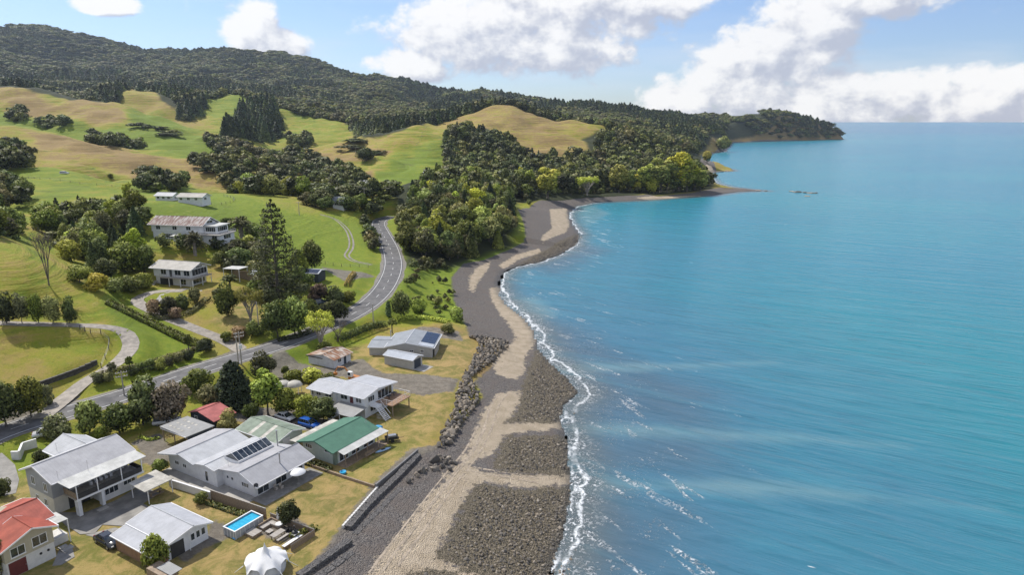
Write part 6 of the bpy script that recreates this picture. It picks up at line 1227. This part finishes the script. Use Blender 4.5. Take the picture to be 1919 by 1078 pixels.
for k in range(7):
    bm=bmesh.new(); bmesh.ops.create_icosphere(bm,subdivisions=1 if k<4 else 2,radius=.5); sc=rng.uniform(.7,1.15,3)
    pl=unit(rng.normal(size=(5,3)))
    for vv in bm.verts:
        p=np.array(vv.co)*(1+rng.normal()*.09)
        for a in pl:
            dd=p@a-.30
            if dd>0: p=p-a*dd*.8
        vv.co=p*sc*1.15
    me=bpy.data.meshes.new('rock'); bm.to_mesh(me); bm.free(); me.materials.append(M_rock); ROCKS.append(me)
REV=[[(868,629),(900,632),(960,640),(958,655),(930,682),(905,700),(893,715),(908,745),(897,772),(875,800),(858,832),(838,850),(808,842),(818,815),(840,770),(848,735),(862,702),(885,662),(892,645)],[(742,918),(755,900),(775,882),(800,866),(815,850),(845,852),(868,870),(862,886),(820,890),(790,902),(765,918)]]
def inpoly(poly,n,sp,dens=1.):
    w_=np.array([hit(a,b)[:2] for a,b in poly]); lo=w_.min(0); hi=w_.max(0); g=[]
    for x in np.arange(lo[0],hi[0],sp):
        for y in np.arange(lo[1],hi[1],sp): g.append((x+rng.uniform(-.5,.5)*sp,y+rng.uniform(-.5,.5)*sp))
    g=np.array(g); s=sdf(g,w_,5); return g[s>0],s[s>0]
rk=[]
for j,(pl,sp_) in enumerate(zip(REV,(.74,.95))):
    g,s=inpoly(pl,0,sp_)
    for q,dd in zip(g,s): rk.append((q[0],q[1],hgt(*q)+(min(dd,1.6)*.45 if j==0 else .15)+rng.uniform(-.1,.2),rng.uniform(.55,1.15)*(1 if rng.random()<.9 else 1.6)))
rk.sort(key=lambda a:-a[3]/math.hypot(a[0],a[1]))
rv=empty('rock_revetment',(rk[0][0],rk[0][1],3.0),0,'long heap of grey boulders armouring the beach bank','rocks')
for x,y,z,s in rk[:300]:
    o=obj('boulder',ROCKS[int(rng.integers(7))],None,rv); o.location=(x-rk[0][0],y-rk[0][1],z-3.0); o.scale=(s,s*rng.uniform(.8,1.2),s*rng.uniform(.6,.95)); o.rotation_euler=tuple(rng.uniform(0,6.28,3))
def rock_scatter(name,lst):
    return scatter(name,[((x,y,z),(s,s*rng.uniform(.75,1.2),s*rng.uniform(.55,.9)),tuple(rng.uniform(0,6.28,3)),int(rng.integers(7))) for x,y,z,s in lst],[(m,M_rock) for m in ROCKS])
if len(rk)>300:
    so_=rock_scatter('boulders',rk[300:]); so_.parent=rv; so_.matrix_parent_inverse=Matrix.Translation((-rk[0][0],-rk[0][1],-3.0))
st_=[]
for pl in SHELF[:4]+[SHELF[5]]:
    g,s=inpoly(pl,0,.50)
    for q,dd in zip(g,s):
        if dd<1.5 and rng.random()<.55: continue
        z=hgt(*q)
        if z<-.25: continue
        st_.append((q[0],q[1],z+.02,rng.uniform(.18,.55)*(1 if rng.random()<.93 else 1.6)))
bp=np.array([hit(a,b)[:2] for a,b in BEACH[0]]); lo=bp.min(0); hi=bp.max(0); g=rng.uniform((lo[0],70),(hi[0],330),(16000,2)); g=g[(sdf(g,bp,5)>0)&(sdf(g,shore_poly,60)>1)]
sp2=np.maximum.reduce([sdf(g,hits(p),6) for p in SAND]); g=g[(sp2<-.2)|(rng.random(len(g))<.05)]
for q in g: st_.append((q[0],q[1],hgt(*q)+.01,rng.uniform(.10,.30)))
print('stones',len(st_),'boulders',len(rk)); rock_scatter('beach_stones',st_)
# reef rocks off the point
for i,(px,py,s) in enumerate([(1392,356,3),(1405,357,4),(1420,357.5,3.5),(1435,358,3),(1484,359,4),(1496,360.5,5),(1508,361,5),(1520,362,4.5),(1529,362,3),(1513,368,3.5),(1371,320,5),(1362,321,6),(1350,322,6),(1340,318,7),(1330,316,7)]):
    q=at(px,py,0); o=obj('reef_rock',ROCKS[4+i%3],None); o.location=(q[0],q[1],.1); o.scale=(s*1.5,s,s*.42); o.rotation_euler=(0,0,i*1.3); tag(o,'dark wave-washed rock in the reef off the point of the bay','rock','reef rocks off the point')
# ---------------------------------------------------------------- power poles
def pole(px,py,top,label,arm=True,tx=False,two=False):
    q=hit(px,py); z1=zover(top,q[0],q[1]); hh=z1-q[2]; r=empty('power_pole',tuple(q),R(35),label,'power pole'); bar('pole',(0,0,-.5),(0,0,hh),.16,M_greywood,r,8,.11)
    if arm:
        for k in range(1 if not two else 2):
            a=boxes('crossarm',[(-1.1,1.1,-.06,.06,hh-.45-.8*k,hh-.32-.8*k)],M_greywood,r)
            for x in (-1.0,-.5,.5,1.0): bar('insulator',(x,0,hh-.32-.8*k),(x,0,hh-.12-.8*k),.05,M_trim,a,6)
    if tx: bar('transformer',(.0,-.4,hh*.50),(.0,-.4,hh*.50+1.0),.36,M_trim,r,10)
    return r
pole(453,684,622,'paired power pole with white transformer drum at the drive mouth',True,True,True); pole(447,682,624,'slim pole standing against the transformer pole',False)
pole(233,742,696,'power pole with crossarms on the verge behind the large dark tree',True,False,True); pole(700,609,570,'timber power pole on the seaward verge of the road bend',False); pole(486,626,566,'timber power pole below the hill house lawn',False); pole(472,518,492,'short pole in the garden right of the hill house',False); pole(684,388,352,'distant power pole beside the valley road',True); pole(561,404,378,'small pole on the paddock crest left of the cottages',True); pole(667,296,276,'lone pole on the brown hill above the cottages',True)
def wires(a,b,label):
    A=hit(a[0],a[1]); A[2]=zover(a[2],A[0],A[1]); Bq=hit(b[0],b[1]); Bq[2]=zover(b[2],Bq[0],Bq[1]); r=empty('power_line',tuple(A),0,label,'power line')
    for k in (-.9,.9):
        v=[];f=[]; last=None
        for i in range(13):
            t=i/12; p=A*(1-t)+Bq*t-A; p=p+np.array((k*.57,k*.82,-.35-4*.9*t*(1-t)))
            if last is not None: tube(v,f,last,p,.022,.022,3)
            last=p
        obj('wire',pyd('wire',v,f),M_black,r)
wires((233,742,696),(453,684,622),'power lines strung between the dark tree pole and the transformer pole'); wires((453,684,622),(700,609,570),'power lines strung from the transformer pole to the road bend pole')
# ---------------------------------------------------------------- stock fences
def fence(px,label,sp_=4.,hh=1.15):
    q=[hit(a,b) for a,b in px]; ln=catmull(q,sp_); r=empty('stock_fence',tuple(ln[0]),0,label,'fence'); v=[];f=[]; tube(v,f,(0,0,-.3),(0,0,hh),.09,.08,6); me=pyd('fence_post',v,f); me.materials.append(M_bark); wv_=[];wf=[]; last=None
    for p in ln:
        z=hgt(p[0],p[1]); o=obj('fence_post',me,None,r); o.location=(p[0]-ln[0][0],p[1]-ln[0][1],z-ln[0][2])
        if last is not None:
            for k in (.35,.7,1.05): tube(wv_,wf,(last[0],last[1],last[2]+k),(o.location[0],o.location[1],o.location[2]+k),.016,.016,3)
        last=tuple(o.location)
    obj('wire',pyd('wire',wv_,wf),M_steel,r)
fence([(213,716),(190,690),(205,640),(170,625),(150,618)][1:],'post and wire fence inside the farm track bend',3.5)
fence([(595,492),(640,500),(690,502)],'post and wire fence along the green paddock above the gravel yard',3.)
fence([(0,322),(75,336),(150,345),(210,350)],'post and wire fence on the far edge of the upper paddock',6.); fence([(780,272),(790,255),(802,234)],'fence line climbing the central grass hill',9.); fence([(375,382),(415,384),(440,376),(420,368)],'fence round the farm cottage yard',4.)
# ---------------------------------------------------------------- hedges
def hedge(px,w_,hh,mk,label,cat='hedge'):
    q=[hit(a,b) for a,b in px]; ln=catmull(q,.5); n=len(ln); P_=[];N_=[]
    L=sum(np.linalg.norm(ln[i+1]-ln[i]) for i in range(n-1)); m=int(L*(w_+2*hh)*26)
    k=rng.integers(0,n-1,m); t=rng.random(m)[:,None]; c=ln[k]*(1-t)+ln[k+1]*t; d=ln[k+1]-ln[k]; d=d[:,:2]/np.linalg.norm(d[:,:2],axis=1)[:,None]; nr=np.stack([-d[:,1],d[:,0]],-1)
    a=rng.uniform(-.15,1.15,m)*math.pi; ex=np.sign(np.cos(a))*np.abs(np.cos(a))**.5*w_/2; ez=np.abs(np.sin(a))**.4*hh*rng.uniform(.1,1.,m)**.3*(.85+.3*vnoise(c[:,0]/1.3,c[:,1]/1.3,3)); ez=np.where(np.abs(np.cos(a))>.6,ez*rng.random(m)**.5,ez)
    p=np.stack([c[:,0]+nr[:,0]*ex,c[:,1]+nr[:,1]*ex,c[:,2]+ez],-1); nn=np.stack([nr[:,0]*np.cos(a),nr[:,1]*np.cos(a),np.sin(a)+.3],-1)
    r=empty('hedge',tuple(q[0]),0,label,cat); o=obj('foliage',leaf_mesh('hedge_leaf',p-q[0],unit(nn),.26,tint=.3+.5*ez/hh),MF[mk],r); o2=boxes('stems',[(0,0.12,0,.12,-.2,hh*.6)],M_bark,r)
    return r
hedge([(632,641),(660,630),(690,618),(722,612)],2.2,1.7,'dark','clipped dark hedge between the road and the solar roofed house')
hedge([(203,570),(240,588),(290,612),(340,636),(378,652)],2.4,1.5,'mid','long low hedge along the lower side of the hill drive')
hedge([(650,538),(656,526),(664,516)],1.6,1.6,'flower','hedge with yellow and orange flowers beside the gravel yard')
hedge([(388,944),(412,952),(440,962),(468,970)],.9,.55,'mid','low row of green plants at the foot of the timber fence')
hedge([(545,1012),(575,1000),(592,990)],1.0,.8,'dark','dark planting along the outside of the terrace fence'); hedge([(572,868),(600,876),(620,884)],1.3,.8,'mid','planted strip between the long white house and the green roofed house')
hedge([(275,590),(300,598),(350,590),(390,560)],2.0,.9,'olive','scrubby planting round the hill house parking bank'); hedge([(520,640),(560,632),(585,622)],1.8,1.0,'dark','dark shrub border along the upper verge of the road')
hedge([(745,600),(790,598),(840,606)],2.2,1.0,'light','bright green overgrown strip behind the solar roofed house'); hedge([(262,820),(280,826),(300,822)],.5,.5,'light','row of small plants beside the boat carport lawn')
hedge([(180,706),(230,694),(270,686),(340,664),(400,648)],1.4,.9,'olive','scrubby bank planting above the coast road')
# ---------------------------------------------------------------- air
hb=boxes('haze',[(-5200,2600,-60,5600,-8,720)],None,None); hb['kind']='stuff'
hm=bpy.data.materials.new('haze'); hm.use_nodes=True; t=NT(hm.node_tree); ho=t.n('ShaderNodeOutputMaterial'); pv=t.n('ShaderNodeVolumePrincipled',{'Color':(.72,.86,1.0,1),'Density':.000042,'Anisotropy':.2}); t.link(pv.outputs[0],ho.inputs['Volume']); hb.data.materials.append(hm)
